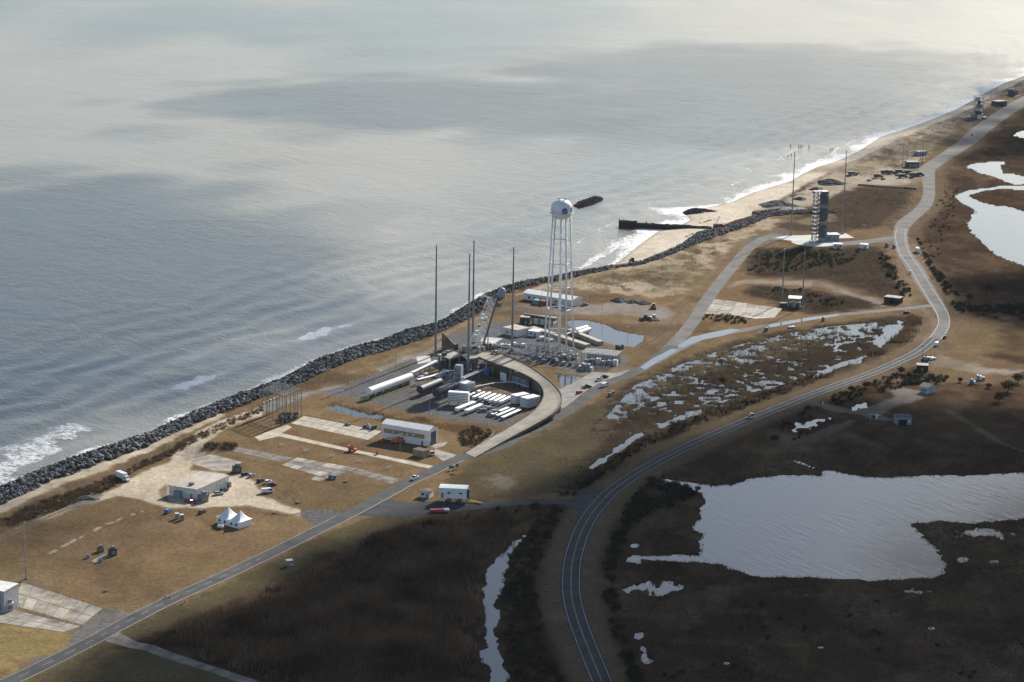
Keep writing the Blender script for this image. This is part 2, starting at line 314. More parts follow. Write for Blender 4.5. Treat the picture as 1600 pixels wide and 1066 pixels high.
SDW = {}
def terrain_z(x, y):
    """height of the land at world points (arrays)"""
    sd = sdist(LANDP, x, y)
    slope = .42+(.11-.42)*sst(1500, 1590, y)
    z = np.clip(SEA_Z+sd*slope, -6, 0.0)
    # low dune ridge behind the rock wall and along the beach
    dn = fbm(x, y, 14, 4)
    ridge = sst(8, 16, sd)*(1-sst(26, 44, sd))*sst(1000, 940, np.abs(y-1100)*0+np.where(y < 1250, 900, 1100))
    z = z+ridge*1.6*dn
    far = sst(1950, 2100, y)*sst(14, 24, sd)*(1-sst(30, 46, sd)); z = z+far*3.2*dn
    mid = mask(DUNEP, x, y, 12); z = z+mid*1.3*sst(.35, .8, dn)
    p = np.zeros(x.shape)
    wob = (fbm(x+900, y, 3.5, 3)-.5)+1.6*(fbm(x+900, y+44, 15, 3)-.5)
    for i, (nm, q) in enumerate(PONDW):
        xs = [a for a, b in q]; ys = [b for a, b in q]
        k = (x > min(xs)-12) & (x < max(xs)+12) & (y > min(ys)-12) & (y < max(ys)+12)
        if not k.any(): continue
        d = sdist(q, x[k], y[k]); xx, yy = x[k], y[k]
        if i in RAGGED: d = d+(fbm(xx*1.0+50, yy*.5, 3.2, 3)-.56)*16
        elif 7 <= i <= 11: d = d+(fbm(xx, yy*.6, 5, 3)-.5)*7+.4
        else: d = d+wob[k]*(4.0 if i < 5 else 1.3)
        p[k] = np.maximum(p[k], sst(-1.3, 1.6, d))
    fl = mask(FLOODW, x, y, 10)
    n = .40*fbm(x*.55+300, y*.6, 6, 4)+.60*fbm(x*.5, y*.6, 2.4, 3)+.34*(fbm(x+40, y*.6, 55, 2)-.5)
    p = np.maximum(p, fl*sst(.512, .55, n))
    z = z-p*.95
    return z, sd, p
DUNEP = wpoly([(830,455),(896,436),(998,418),(1100,383),(1190,345),(1140,385),(1100,420),(1060,452),(1000,458),(900,447)])
PONDW = [(n, wpoly(p)) for n, p in PONDS]
FLOODW = wpoly(FLOOD)
def fan(px0, px1, py0, py1, sx, sy, z=0.0):
    cx = np.arange(px0, px1+.1, sx); cy = np.arange(py0, py1+.1, sy)
    PX, PY = np.meshgrid(cx, cy); X, Y = WN(PX, PY, z); return X, Y, len(cx), len(cy)
def grid_faces(nx, ny, keep):
    i = np.arange(nx*ny).reshape(ny, nx)
    f = np.stack([i[1:, :-1], i[1:, 1:], i[:-1, 1:], i[:-1, :-1]], -1).reshape(-1, 4)
    return f[keep.ravel()[f].any(1)]
def compact(v, f, *attrs):
    u, inv = np.unique(f, return_inverse=True); return (v[u], inv.reshape(f.shape))+tuple(a[u] for a in attrs)
# ---- land sheet
X, Y, nx, ny = fan(-230, 1830, -110, 1160, 2.5, 2.1)
x, y = X.ravel(), Y.ravel()
pre = sdist(LANDP, x, y) > -45
f = grid_faces(nx, ny, pre)
xy = np.stack([x, y], 1); xy, f = compact(xy, f); x, y = xy[:, 0], xy[:, 1]
z, sd, pm = terrain_z(x, y)
n1 = fbm(x, y, 60, 4); n2 = fbm(x+77, y*.8, 9, 4); n3 = fbm(x-31, y+12, 2.6, 2)
col = np.empty((len(x), 3)); col[:] = (.062, .040, .026)
col *= (.62+.75*n1)[:, None]
col += np.outer(sst(.5, .75, n2), (.026, .017, .010)); col += np.outer(sst(.56, .72, fbm(x+640, y*.7, 34, 5)), (.045, .032, .020))
wx = (fbm(x+11, y, 7, 3)-.5)*2; wy = (fbm(x, y+91, 7, 3)-.5)*2
for c, poly, soft, rag, st in ZONES:
    q = wpoly(poly); m = mask(q, x+wx*rag, y+wy*rag, soft, 25)*st
    col += m[:, None]*(np.array(c)-col)
# grass verges of the main road, worn and sandy in places
dm = pline(MAIN_W, x, y); v = (1-sst(9, 15, dm+(n2-.5)*8))[:, None]; col += v*.85*(np.array((.135, .098, .064))-col)
fr = pline(smooth_line(wpoly([((a[0]+b[0])/2, (a[1]+b[1])/2) for a, b in zip(FAR_L, FAR_R)]), 3), x, y)
v = (1-sst(11, 22, fr+(n2-.5)*10))[:, None]; col += v*.7*(np.array((.17, .12, .08))-col)
# scrub patches on the dunes, sand showing through
dune = mask(DUNEP, x, y, 14)+(sst(1950, 2100, y)*sst(16, 30, sd)*(1-sst(80, 130, sd)))
v = (np.clip(dune, 0, 1)*sst(.50, .62, fbm(x*1.1, y*.7, 16, 5)))[:, None]; col += v*.75*(np.array((.105, .078, .05))-col)
TRACKS = [((.34,.29,.22),1.0,[(-40,856),(0,838),(60,812),(110,790)],.7),((.34,.29,.22),1.0,[(-40,862),(0,843),(60,817),(112,795)],.6),((.10,.075,.05),.8,[(440,770),(452,775),(460,782),(462,790),(455,795)],.6),((.10,.075,.05),.8,[(445,765),(460,772),(470,782),(470,792)],.6),((.10,.075,.05),.6,[(430,772),(442,780),(445,790)],.5),
 ((.12,.09,.055),1.2,[(240,792),(300,805),(345,828),(400,850),(440,858)],.55),((.12,.09,.055),1.0,[(0,985),(40,990),(100,975)],.4),((.07,.055,.038),1.4,[(405,800),(440,806),(490,800),(545,800)],.6),((.07,.055,.038),1.2,[(240,700),(285,712)],.4),
 ((.09,.07,.045),1.5,[(350,712),(440,728)],.6),((.09,.07,.045),1.5,[(480,650),(540,664),(600,676)],.6),((.28,.24,.18),2.2,[(620,560),(690,525),(740,500),(790,482)],.5),((.28,.24,.18),1.6,[(545,585),(600,565),(640,545)],.5),((.25,.20,.15),1.5,[(1030,480),(1060,470),(1100,440),(1130,400)],.45),
 ((.33,.28,.22),1.5,[(890,455),(960,445),(1040,430),(1120,400)],.5),((.22,.18,.13),2.0,[(1440,480),(1460,500),(1462,515),(1445,535)],.5),((.20,.16,.12),2,[(1480,640),(1560,690),(1600,705)],.5),((.03,.025,.02),1.6,[(1480,830),(1520,850),(1560,840)],.5),((.09,.072,.05),2,[(640,1000),(600,1040),(590,1070)],.6),((.06,.05,.035),1.5,[(1100,940),(1250,960),(1400,1000),(1560,980)],.35)]
for c, w_, pl, st in TRACKS:
    q = wpoly(pl); xs = [p[0] for p in q]; ys = [p[1] for p in q]; k = (x > min(xs)-9) & (x < max(xs)+9) & (y > min(ys)-9) & (y < max(ys)+9)
    if k.any():
        d = pline(q, x[k], y[k]); m = (1-sst(w_*.5, w_*1.6, d+(n3[k]-.5)*1.5))*st*(.4+.9*n2[k]); col[k] += m[:, None]*(np.array(c)-col[k])
# line of broken pavers across the lawn
q = wpoly([(80,864),(120,842),(160,822),(200,806),(222,800)]); d = pline(q, x, y); m = (1-sst(.4, 1.6, d))*sst(.5, .6, fbm(x+9, y, 3.5, 2)); col += m[:, None]*.8*(np.array((.42,.37,.29))-col)
n4 = fbm(x-200, y*.6+70, 28, 5); lw = np.clip((col[:, :1]-.12)/.05, 0, 1)*np.clip((.3-col[:, :1])/.05, 0, 1)
col += sst(.52, .68, n4)[:, None]*lw*.6*(np.array((.085,.06,.036))-col)
col += sst(.55, .7, fbm(x+410, y+33, 18, 5))[:, None]*lw*.3*(np.array((.23,.17,.10))-col)
# dry lawn: mown streaks, olive and rust patches
v = (sst(.5, .72, n1))[:, None]*np.clip(col[:, :1]/.2, 0, 1); col += v*.5*(np.array(OLIVE)-col)
col *= (.80+.4*n2)[:, None]; col *= (.86+.28*n3)[:, None]
# wet sand at the waterline, dark mud round the ponds
wet = (1-sst(0, 4.5, sd+(n2-.5)*4))*sst(1450, 1560, y); col += wet[:, None]*.7*(np.array((.30, .26, .205))-col)
mud = sst(.02, .5, pm); col += mud[:, None]*.75*(np.array((.035, .028, .022))-col)
land_m = vmat('soil_and_dry_grass')
def relief(m, s1, d1):
    n = m.node_tree; b = n.nodes['Principled BSDF']; g = n.nodes.new('ShaderNodeNewGeometry')
    t = n.nodes.new('ShaderNodeTexNoise'); t.inputs['Scale'].default_value = s1; t.inputs['Detail'].default_value = 8; t.inputs['Roughness'].default_value = .65
    n.links.new(g.outputs['Position'], t.inputs['Vector'])
    bn = n.nodes.new('ShaderNodeBump'); bn.inputs['Strength'].default_value = .9; bn.inputs['Distance'].default_value = d1
    n.links.new(t.outputs[0], bn.inputs['Height']); n.links.new(bn.outputs[0], b.inputs['Normal'])
    # grain of tufts in the colour
    a = [q for q in n.nodes if q.type == 'ATTRIBUTE'][0]
    t2 = n.nodes.new('ShaderNodeTexNoise'); t2.inputs['Scale'].default_value = .55; t2.inputs['Detail'].default_value = 6; t2.inputs['Roughness'].default_value = .7
    n.links.new(g.outputs['Position'], t2.inputs['Vector'])
    mr = n.nodes.new('ShaderNodeMapRange'); mr.inputs[1].default_value = .25; mr.inputs[2].default_value = .75; mr.inputs[3].default_value = .62; mr.inputs[4].default_value = 1.38
    n.links.new(t2.outputs[0], mr.inputs[0])
    mx = n.nodes.new('ShaderNodeMix'); mx.data_type = 'RGBA'; mx.blend_type = 'MULTIPLY'; mx.inputs[0].default_value = 1
    n.links.new(a.outputs[0], mx.inputs[6]); n.links.new(mr.outputs[0], mx.inputs[7]); n.links.new(mx.outputs[2], b.inputs['Base Color'])
relief(land_m, .45, .5)
tag(link('ground', npmesh('ground', np.stack([x, y, z], 1), f, np.clip(col, .01, .8), True), land_m), kind='structure')
# land beyond the surveyed part, down under the aircraft and inland
MB().prism([p for p in [(-3000, 300), W(-230, 1150).to_tuple()[:2], W(1826, 1150).to_tuple()[:2], W(1826, 0).to_tuple()[:2], (9000, 9000), (9000, -3000), (-3000, -3000)]], -4, -1.3).build('terrain', mat('far_soil', (.07, .052, .036), .95, scale=.01, var=.5))
tag(bpy.data.objects['terrain'], kind='structure')
# ---- water
def water(name, base, rough, waves, foam=False, bumpd=1.0, k=1.0):
    """waves: list of (scale, stretch x, stretch y, weight, rotation)"""
    m = bpy.data.materials.new(name); m.use_nodes = True; n = m.node_tree; b = n.nodes['Principled BSDF']
    b.inputs['IOR'].default_value = 1.36 if foam else 1.52; b.inputs['Roughness'].default_value = rough; b.inputs['Base Color'].default_value = (*base, 1)
    g = n.nodes.new('ShaderNodeNewGeometry'); acc = None
    for sc, ax, ay, wt, rot in waves:
        mp = n.nodes.new('ShaderNodeMapping'); mp.inputs['Scale'].default_value = (1/ax, 1/ay, 1); mp.inputs['Rotation'].default_value = (0, 0, rot)
        mp.vector_type = 'TEXTURE'
        t = n.nodes.new('ShaderNodeTexNoise'); t.inputs['Scale'].default_value = sc; t.inputs['Detail'].default_value = 3; t.inputs['Distortion'].default_value = .6
        n.links.new(g.outputs['Position'], mp.inputs[0]); n.links.new(mp.outputs[0], t.inputs['Vector'])
        mu = n.nodes.new('ShaderNodeMath'); mu.operation = 'MULTIPLY_ADD'; mu.inputs[1].default_value = wt
        n.links.new(t.outputs[0], mu.inputs[0])
        if acc is not None: n.links.new(acc, mu.inputs[2])
        else: mu.inputs[2].default_value = 0
        acc = mu.outputs[0]
    # gusts: the chop swells and dies over larger patches
    tg = n.nodes.new('ShaderNodeTexNoise'); tg.inputs['Scale'].default_value = .006 if foam else .022; tg.inputs['Detail'].default_value = 3; n.links.new(g.outputs['Position'], tg.inputs['Vector'])
    gm = n.nodes.new('ShaderNodeMapRange'); gm.inputs[1].default_value = .35; gm.inputs[2].default_value = .65; gm.inputs[3].default_value = .55 if foam else .15; gm.inputs[4].default_value = 1.15; n.links.new(tg.outputs[0], gm.inputs[0])
    bn = n.nodes.new('ShaderNodeBump'); n.links.new(gm.outputs[0], bn.inputs['Strength']); bn.inputs['Distance'].default_value = bumpd
    n.links.new(acc, bn.inputs['Height']); n.links.new(bn.outputs[0], b.inputs['Normal'])
    if foam:
        a = n.nodes.new('ShaderNodeAttribute'); a.attribute_name = 'tint'       # r: foam cover, g: stirred-up sand
        sp = n.nodes.new('ShaderNodeSeparateColor'); n.links.new(a.outputs[0], sp.inputs[0])
        t = n.nodes.new('ShaderNodeTexNoise'); t.inputs['Scale'].default_value = .35; t.inputs['Detail'].default_value = 9; t.inputs['Roughness'].default_value = .72
        n.links.new(g.outputs['Position'], t.inputs['Vector'])
        ad = n.nodes.new('ShaderNodeMath'); ad.operation = 'ADD'; n.links.new(t.outputs[0], ad.inputs[0]); n.links.new(sp.outputs[0], ad.inputs[1])
        mr = n.nodes.new('ShaderNodeMapRange'); mr.inputs[1].default_value = 1.0; mr.inputs[2].default_value = 1.16; n.links.new(ad.outputs[0], mr.inputs[0])
        m1 = n.nodes.new('ShaderNodeMix'); m1.data_type = 'RGBA'; m1.inputs[6].default_value = (*base, 1); m1.inputs[7].default_value = (.29, .25, .19, 1); n.links.new(sp.outputs[1], m1.inputs[0])
        m2 = n.nodes.new('ShaderNodeMix'); m2.data_type = 'RGBA'; m2.inputs[7].default_value = (.8, .8, .78, 1); n.links.new(m1.outputs[2], m2.inputs[6]); n.links.new(mr.outputs[0], m2.inputs[0])
        n.links.new(m2.outputs[2], b.inputs['Base Color'])
        m3 = n.nodes.new('ShaderNodeMapRange'); m3.inputs[3].default_value = rough; m3.inputs[4].default_value = .9; n.links.new(mr.outputs[0], m3.inputs[0]); n.links.new(m3.outputs[0], b.inputs['Roughness'])
    return m
sea_m = water('sea_water', (.105, .122, .118), .24, [(.17, 1, .55, .42, .5), (.035, 1, .5, .75, .65), (.55, 1, .6, .36, .3)], True, 1.3)
pond_m = water('pond_water', (.05, .053, .05), .10, [(.30, .25, 1.1, .22, -1.05), (.8, .4, 1, .05, -.9)], False, .5, 1)
still_m = water('still_water', (.03, .032, .03), .07, [(.9, 1, 1, .05, 0)], False, .3)
X, Y, nx, ny = fan(-700, 2300, -208, 1150, 5, 3.6, SEA_Z)
x, y = X.ravel(), Y.ravel(); sdl = sdist(LANDP, x, y)
f = grid_faces(nx, ny, sdl < 25); xy, f = compact(np.stack([x, y], 1), f); x, y = xy[:, 0], xy[:, 1]; sdl = sdist(LANDP, x, y)
foam = np.zeros(len(x)); sea_d = -sdl
wob = (fbm(x, y, 30, 3)-.5)
foam = np.maximum(foam, .60*(1-sst(2, 13, sea_d+wob*16)))                          # wash along the rocks
bz = sst(1500, 1640, y); foam = np.maximum(foam, bz*.65*(1-sst(5, 42, sea_d+wob*44)))      # surf on the beach
foam = np.maximum(foam, bz*.50*(1-sst(2.5, 6, np.abs(sea_d-46+wob*34)))*sst(.46, .58, fbm(x+5, y, 45, 2)))
foam = np.maximum(foam, bz*.50*(1-sst(3, 7, np.abs(sea_d-88+wob*60)))*sst(.52, .62, fbm(x+505, y, 60, 2)))
BREAK = [[(-70,770),(-20,748),(30,715),(70,690),(108,672)],[(272,606),(300,598),(330,588),(345,583)],[(458,534),(485,525),(520,515),(545,507)],
 [(1140,291),(1152,285),(1164,280)],[(1160,240),(1172,234),(1180,230)],[(1218,248),(1232,240),(1246,234)],[(1280,250),(1292,243),(1306,238)],[(940,402),(965,385),(1000,362)],[(905,420),(945,395),(985,368)],[(1252,226),(1264,222)],[(1300,236),(1330,222),(1352,212)]]
for i, bl in enumerate(BREAK):
    q = wpoly(bl, SEA_Z); d = pline(q, x, y); wd_ = [24, 11, 13, 3, 3, 4, 4, 7, 7, 3, 4][i]
    foam = np.maximum(foam, (.60 if i == 0 else .68 if i < 3 else .58)*(1-sst(wd_*.25, wd_, d+(fbm(x, y, 12, 3)-.5)*wd_*1.2)))
sandy = (1-sst(10, 150, sea_d+wob*60))*.55
sandy = np.maximum(sandy, .75*sst(.35, .62, fbm(x+100, y*.35, 420, 3)))
tint = np.stack([foam, np.clip(sandy, 0, 1), 0*foam], 1)
swell = .35*np.sin(2*PI*(sea_d+wob*26)/27)*sst(6, 30, sea_d)*(1-sst(70, 260, sea_d))
tag(link('sea', npmesh('sea', np.stack([x, y, SEA_Z+swell], 1), f, tint, True), sea_m), kind='structure')
def hull(pts):
    pts = sorted(pts)
    def half(p):
        h = []
        for q in p:
            while len(h) > 1 and (h[-1][0]-h[-2][0])*(q[1]-h[-2][1])-(h[-1][1]-h[-2][1])*(q[0]-h[-2][0]) <= 0: h.pop()
            h.append(q)
        return h[:-1]
    return half(pts)+half(pts[::-1])
WZ = -.32
sheets = [(n, p, i) for i, (n, p) in enumerate(PONDW)]+[('flood_water', FLOODW, 99)]
for k, (nm, q, i) in enumerate(sheets):
    h = hull(q); cx = sum(p[0] for p in h)/len(h); cy = sum(p[1] for p in h)/len(h)
    e = [(p[0]+(p[0]-cx)/math.hypot(p[0]-cx, p[1]-cy)*7, p[1]+(p[1]-cy)/math.hypot(p[0]-cx, p[1]-cy)*7) for p in h]
    zz = WZ-.012*k
    me = bpy.data.meshes.new(nm); me.from_pydata([(a, b, zz) for a, b in e], [], [tuple(range(len(e)))])
    tag(link(nm, me, pond_m if i in (0, 2, 3, 4) else still_m), kind='structure')
# ---- roads, markings
asph = mat('asphalt', (.058, .061, .066), .85, var=.3, scale=.12, bump=.3); asph_pale = mat('worn_asphalt', (.165, .155, .142), .88, var=.28, scale=.08, bump=.3)
paint_w = mat('road_paint_white', (.40, .40, .38), .7, var=.35, scale=.6); paint_y = mat('road_paint_yellow', (.33, .25, .07), .7, var=.35, scale=.6)
def ribbon_obj(name, c, w, zz, m, kind='structure'):
    o = MB().ribbon(offset(c, w/2), offset(c, -w/2), zz).build(name, m); return tag(o, kind=kind)
def strip(name, c, off, w, zz, m, parent):
    return MB().ribbon(offset(c, off+w/2), offset(c, off-w/2), zz).build(name, m, parent)
mr_ = ribbon_obj('main_road', MAIN_W, 8.6, .05, asph)
for o_, nm in ((3.45, 'edge_line'), (-3.45, 'edge_line')): strip(nm, MAIN_W, o_, .17, .075, paint_w, mr_)
for o_ in (.16, -.16): strip('centre_line', MAIN_W, o_, .14, .075, paint_y, mr_)
fL, fR = smooth_line(wpoly(FAR_L), 4), smooth_line(wpoly(FAR_R), 4)
fr_ = tag(MB().ribbon(fL, fR, .042).build('main_road', asph_pale), kind='structure')
mid = [((a[0]+b[0])/2, (a[1]+b[1])/2) for a, b in zip(fL, fR)][:34]
for o_ in (3.6, -3.6): strip('edge_line', mid, o_, .25, .065, paint_w, fr_)
lz = {'coast_road': .052, 'marsh_road': .046, 'beach_road': .038, 'side_road': .030}
for nm, c, w in LANES:
    o = ribbon_obj(nm, c, w, lz[nm], asph if nm in ('side_road',) else mat('grey_road', (.088, .086, .083), .86, var=.3, scale=.1, bump=.3) if nm == 'coast_road' else asph_pale)
    if nm == 'coast_road':
        n_ = len(c); strip('edge_line', c[:int(n_*.62)], -w/2+.35, .28, .078, paint_w, o); strip('edge_line', c[:int(n_*.42)], w/2-.35, .2, .078, paint_w, o)
        for j in range(6, 44, 2):                                   # broken centre line near the junction
            seg = c[j:j+2]; strip('centre_line', seg, 0, .16, .078, paint_w, o)
ribbon_obj('pad_road', smooth_line(wpoly(PAD0B_C), 5), 14, .026, asph_pale)
def slab(name, pts, m, zz=.03, th=.25):
    return tag(MB().prism(wpoly(pts), zz-th, zz).build(name, m), kind='structure')
conc = mat('concrete', (.33, .295, .245), .9, var=.45, scale=.18, bump=.2); conc_w = mat('pale_concrete', (.56, .54, .50), .9, var=.2, scale=.1); conc_d = mat('stained_concrete', (.22, .195, .165), .9, var=.5, scale=.22)
slab('paved_apron', [(905,770),(932,762),(953,762),(941,778),(925,803),(905,795),(880,788)], asph, .036)
slab('paved_apron', [(470,806),(495,823),(520,812),(545,802),(500,795),(470,797)], mat('broken_asphalt', (.10, .095, .09), .9, var=.5, scale=.5), .034)
slab('paved_apron', [(555,797),(600,778),(635,786),(690,783),(740,790),(700,800),(640,806),(590,808)], asph, .022)
slab('concrete_path', [(180,985),(215,1004),(240,1008),(270,1020),(330,1040),(420,1070),(480,1092),(470,1098),(400,1076),(320,1048),(250,1026),(225,1016),(200,1012),(165,1002)], conc_d, .034)
slab('concrete_slab', [(356,703),(374,699),(459,716),(440,722)], conc_d); 
slab('concrete_slab', [(492,744),(508,748),(500,752),(486,749)], conc, .034)
slab('concrete_path', [(549,737.5),(562,733),(625,749),(612,756)], conc_d, .024)
conc_s = mat('sandy_concrete', (.47, .41, .32), .9, var=.3, scale=.2)
slab('concrete_path', [(398,683),(420,674),(450,664),(456,668),(440,677),(530,697.5),(598,712),(690,731),(682,735),(594,716),(528,702),(436,682),(405,689)], conc_s, .036)
slab('concrete_slab', [(300,718),(330,710),(378,722),(360,737),(335,736),(298,724)], conc, .034)
slab('concrete_path', [(672,706),(682,702),(713,711),(697,724)], conc, .03); slab('concrete_slab', [(672,697),(684,693),(700,690),(694,697),(680,701)], conc, .034)
slab('concrete_slab', [(650,558),(671,555),(674,565),(653,569)], conc_w, .04); slab('concrete_slab', [(752,526.5),(786,529),(770,538),(751,537)], conc_w, .04)
slab('concrete_slab', [(1160,479),(1172,477),(1219,485),(1210,496),(1180,498),(1137,491)], conc_w, .05)
slab('concrete_slab', [(1210,371),(1228,368.5),(1300,366),(1322,365),(1335,372),(1300,373),(1232,376)], conc_w, .044)
slab('parking_apron', [(872,609),(893,600),(925,582),(960,583),(985,578),(960,592),(928,610),(905,625),(880,640),(872,632)], mat('lot_paving', (.28, .265, .24), .9, var=.3, scale=.15), .034)
# wet road surface, rain standing where the roads meet
wetm = mat('rain_film', (.10, .105, .11), .08, var=.1, scale=.05, spec=.9)
for pts in ([(1058,541),(1080,527),(1110,520),(1142,514),(1158,516),(1130,525),(1095,532),(1066,544)], [(1000,574),(1020,560),(1050,545),(1060,547),(1035,562),(1008,578)], [(1200,508),(1260,497),(1310,491),(1312,493),(1262,501),(1204,512)]):
    slab('puddle', pts, wetm, .075, .02)
# ---- broken cumulus above and ahead of the aircraft: their shade lies on the marsh and the sea
def ico():
    t = (1+5**.5)/2; v = np.array([(-1,t,0),(1,t,0),(-1,-t,0),(1,-t,0),(0,-1,t),(0,1,t),(0,-1,-t),(0,1,-t),(t,0,-1),(t,0,1),(-t,0,-1),(-t,0,1)], float)
    f = np.array([(0,11,5),(0,5,1),(0,1,7),(0,7,10),(0,10,11),(1,5,9),(5,11,4),(11,10,2),(10,7,6),(7,1,8),(3,9,4),(3,4,2),(3,2,6),(3,6,8),(3,8,9),(4,9,5),(2,4,11),(6,2,10),(8,6,7),(9,8,1)])
    return v/np.linalg.norm(v, axis=1)[:, None], f
def ico2():
    v, f = ico(); v = [tuple(p) for p in v]; cache = {}; g = []
    def mid(a, b):
        k = (min(a, b), max(a, b))
        if k not in cache:
            q = np.array(v[a])+np.array(v[b]); q /= np.linalg.norm(q); v.append(tuple(q)); cache[k] = len(v)-1
        return cache[k]
    for a, b, c in f:
        d, e, h = mid(a, b), mid(b, c), mid(c, a); g += [(a, d, h), (d, b, e), (h, e, c), (d, e, h)]
    return np.array(v), np.array(g)
def inside(poly, n, rng=RNG):
    """n random world points in a polygon"""
    xs = [p[0] for p in poly]; ys = [p[1] for p in poly]; out = np.zeros((0, 2))
    while len(out) < n:
        p = np.stack([rng.uniform(min(xs), max(xs), n*3), rng.uniform(min(ys), max(ys), n*3)], 1)
        out = np.concatenate([out, p[sdist(poly, p[:, 0], p[:, 1]) > 0]])
    return out[:n]
cm = bpy.data.materials.new('cloud_droplets'); cm.use_nodes = True; n_ = cm.node_tree; n_.nodes.remove(n_.nodes['Principled BSDF'])
d_ = n_.nodes.new('ShaderNodeBsdfDiffuse'); d_.inputs[0].default_value = (.9, .9, .9, 1); t_ = n_.nodes.new('ShaderNodeBsdfTranslucent'); t_.inputs[0].default_value = (.9, .9, .9, 1)
tr_ = n_.nodes.new('ShaderNodeBsdfTransparent'); m1_ = n_.nodes.new('ShaderNodeMixShader'); m2_ = n_.nodes.new('ShaderNodeMixShader')
n_.links.new(d_.outputs[0], m1_.inputs[1]); n_.links.new(t_.outputs[0], m1_.inputs[2]); m1_.inputs[0].default_value = .5
n_.links.new(tr_.outputs[0], m2_.inputs[1]); n_.links.new(m1_.outputs[0], m2_.inputs[2]); m2_.inputs[0].default_value = .40
n_.links.new(m2_.outputs[0], n_.nodes['Material Output'].inputs[0])
thin = cm.copy(); thin.name = 'thin_cloud'; [q for q in thin.node_tree.nodes if q.type == 'MIX_SHADER'][1].inputs[0].default_value = .16
CLOUD_ALT = 1300.0
IV, IF = ico2()
def cloud(poly, n, r0, r1, alt=CLOUD_ALT, fray=0.0, m_=None):
    q = wpoly(poly); p = inside(q, n); d = sdist(q, p[:, 0], p[:, 1]); p = p+RNG.normal(0, 1, p.shape)*fray*np.where(d < 120, 1, .3)[:, None]; V = []; Fs = []; k = 0
    for (a, b), dd in zip(p, d):
        r = r0+(r1-r0)*min(1, dd/(2.2*r1))*RNG.uniform(.6, 1); h = alt+RNG.uniform(-.2, .6)*r
        pos = np.array((a, b, 0))+np.array(SD)/SD.z*h
        v = IV*r*(1+RNG.uniform(-.22, .22, (len(IV), 1))); v[:, 2] *= .6
        V.append(v+pos); Fs.append(IF+k); k += len(IV)
    return tag(link('cloud', npmesh('cloud', np.concatenate(V), np.concatenate(Fs), None, True), m_ or cm), kind='structure')
cloud([(150,1040),(330,968),(480,892),(620,828),(760,808),(860,770),(960,728),(1060,700),(1180,668),(1290,632),(1420,628),(1540,650),(1800,640),(1900,1300),(300,1350),(-100,1250),(0,1120)], 420, 22, 60)
cloud([(-250,300),(150,275),(330,300),(450,350),(480,450),(380,540),(200,620),(0,680),(-250,740)], 330, 30, 70, fray=70, m_=thin)
cloud([(380,165),(500,130),(700,122),(860,150),(840,200),(600,197),(420,187)], 260, 30, 70, fray=70, m_=thin)
cloud([(870,100),(1000,80),(1200,72),(1400,78),(1500,120),(1440,168),(1350,212),(1200,230),(1050,190),(900,130)], 480, 35, 80, fray=90, m_=thin)
cloud([(1470,235),(1560,190),(1800,150),(1800,250),(1600,245),(1500,262)], 34, 20, 40)
cloud([(1500,440),(1600,425),(1800,430),(1800,520),(1600,505),(1510,490)], 40, 18, 40)
# ================================================================ things
white = mat('white_paint', (.78, .78, .76), .45, var=.12, scale=.5); offw = mat('offwhite_panel', (.66, .65, .61), .6, var=.2, scale=.4); roofw = mat('white_roof', (.80, .80, .78), .5, var=.12, scale=.3)
galv = mat('galvanised_steel', (.36, .37, .38), .45, .6, var=.25, scale=.7); steel = mat('grey_steel', (.22, .23, .245), .55, .3, var=.3, scale=.6); dark = mat('dark_steel', (.06, .062, .066), .6, .2, var=.3, scale=.6)
black = mat('black_rubber', (.02, .02, .021), .8, var=.3); glass = mat('tinted_glass', (.02, .025, .03), .08, var=.1, spec=.8); tan = mat('tan_panel', (.30, .235, .15), .7, var=.2, scale=.4)
rust = mat('rust_red', (.24, .055, .035), .75, var=.35, scale=.8); orange = mat('orange_paint', (.62, .12, .03), .5, var=.2, scale=.8); yellow = mat('yellow_paint', (.62, .45, .05), .5, var=.25, scale=.8)
wood = mat('weathered_wood', (.20, .16, .12), .9, var=.4, scale=.9); woodd = mat('wet_timber', (.045, .04, .036), .85, var=.4, scale=.6); blue = mat('blue_paint', (.05, .16, .36), .5, var=.2)
red = mat('red_paint', (.42, .04, .03), .45, var=.2); green = mat('green_sign', (.03, .20, .11), .5, var=.2); roofg = mat('gravel_roof', (.50, .44, .37), .95, var=.22, scale=.3, bump=.2)
greyp = mat('grey_panel', (.34, .355, .37), .6, var=.2, scale=.5); fabric = mat('tent_fabric', (.80, .80, .80), .6, var=.06); lamp_gl = mat('lamp_glass', (.75, .75, .72), .2, var=.05); redlens = mat('red_lens', (.4, .02, .02), .3, var=.05)
blug = mat('blue_grey_panel', (.22, .27, .32), .6, var=.2, scale=.5); gravel = mat('gravel_heap', (.11, .11, .112), .95, var=.4, scale=.8, bump=.6, bscale=2); sandheap = mat('sand_heap', (.36, .32, .26), .95, var=.3, scale=.4, bump=.5, bscale=2)
def site(a, b):
    A, B = W(*a), W(*b); return (A+B)/2, math.atan2(B.y-A.y, B.x-A.x), (B-A).length
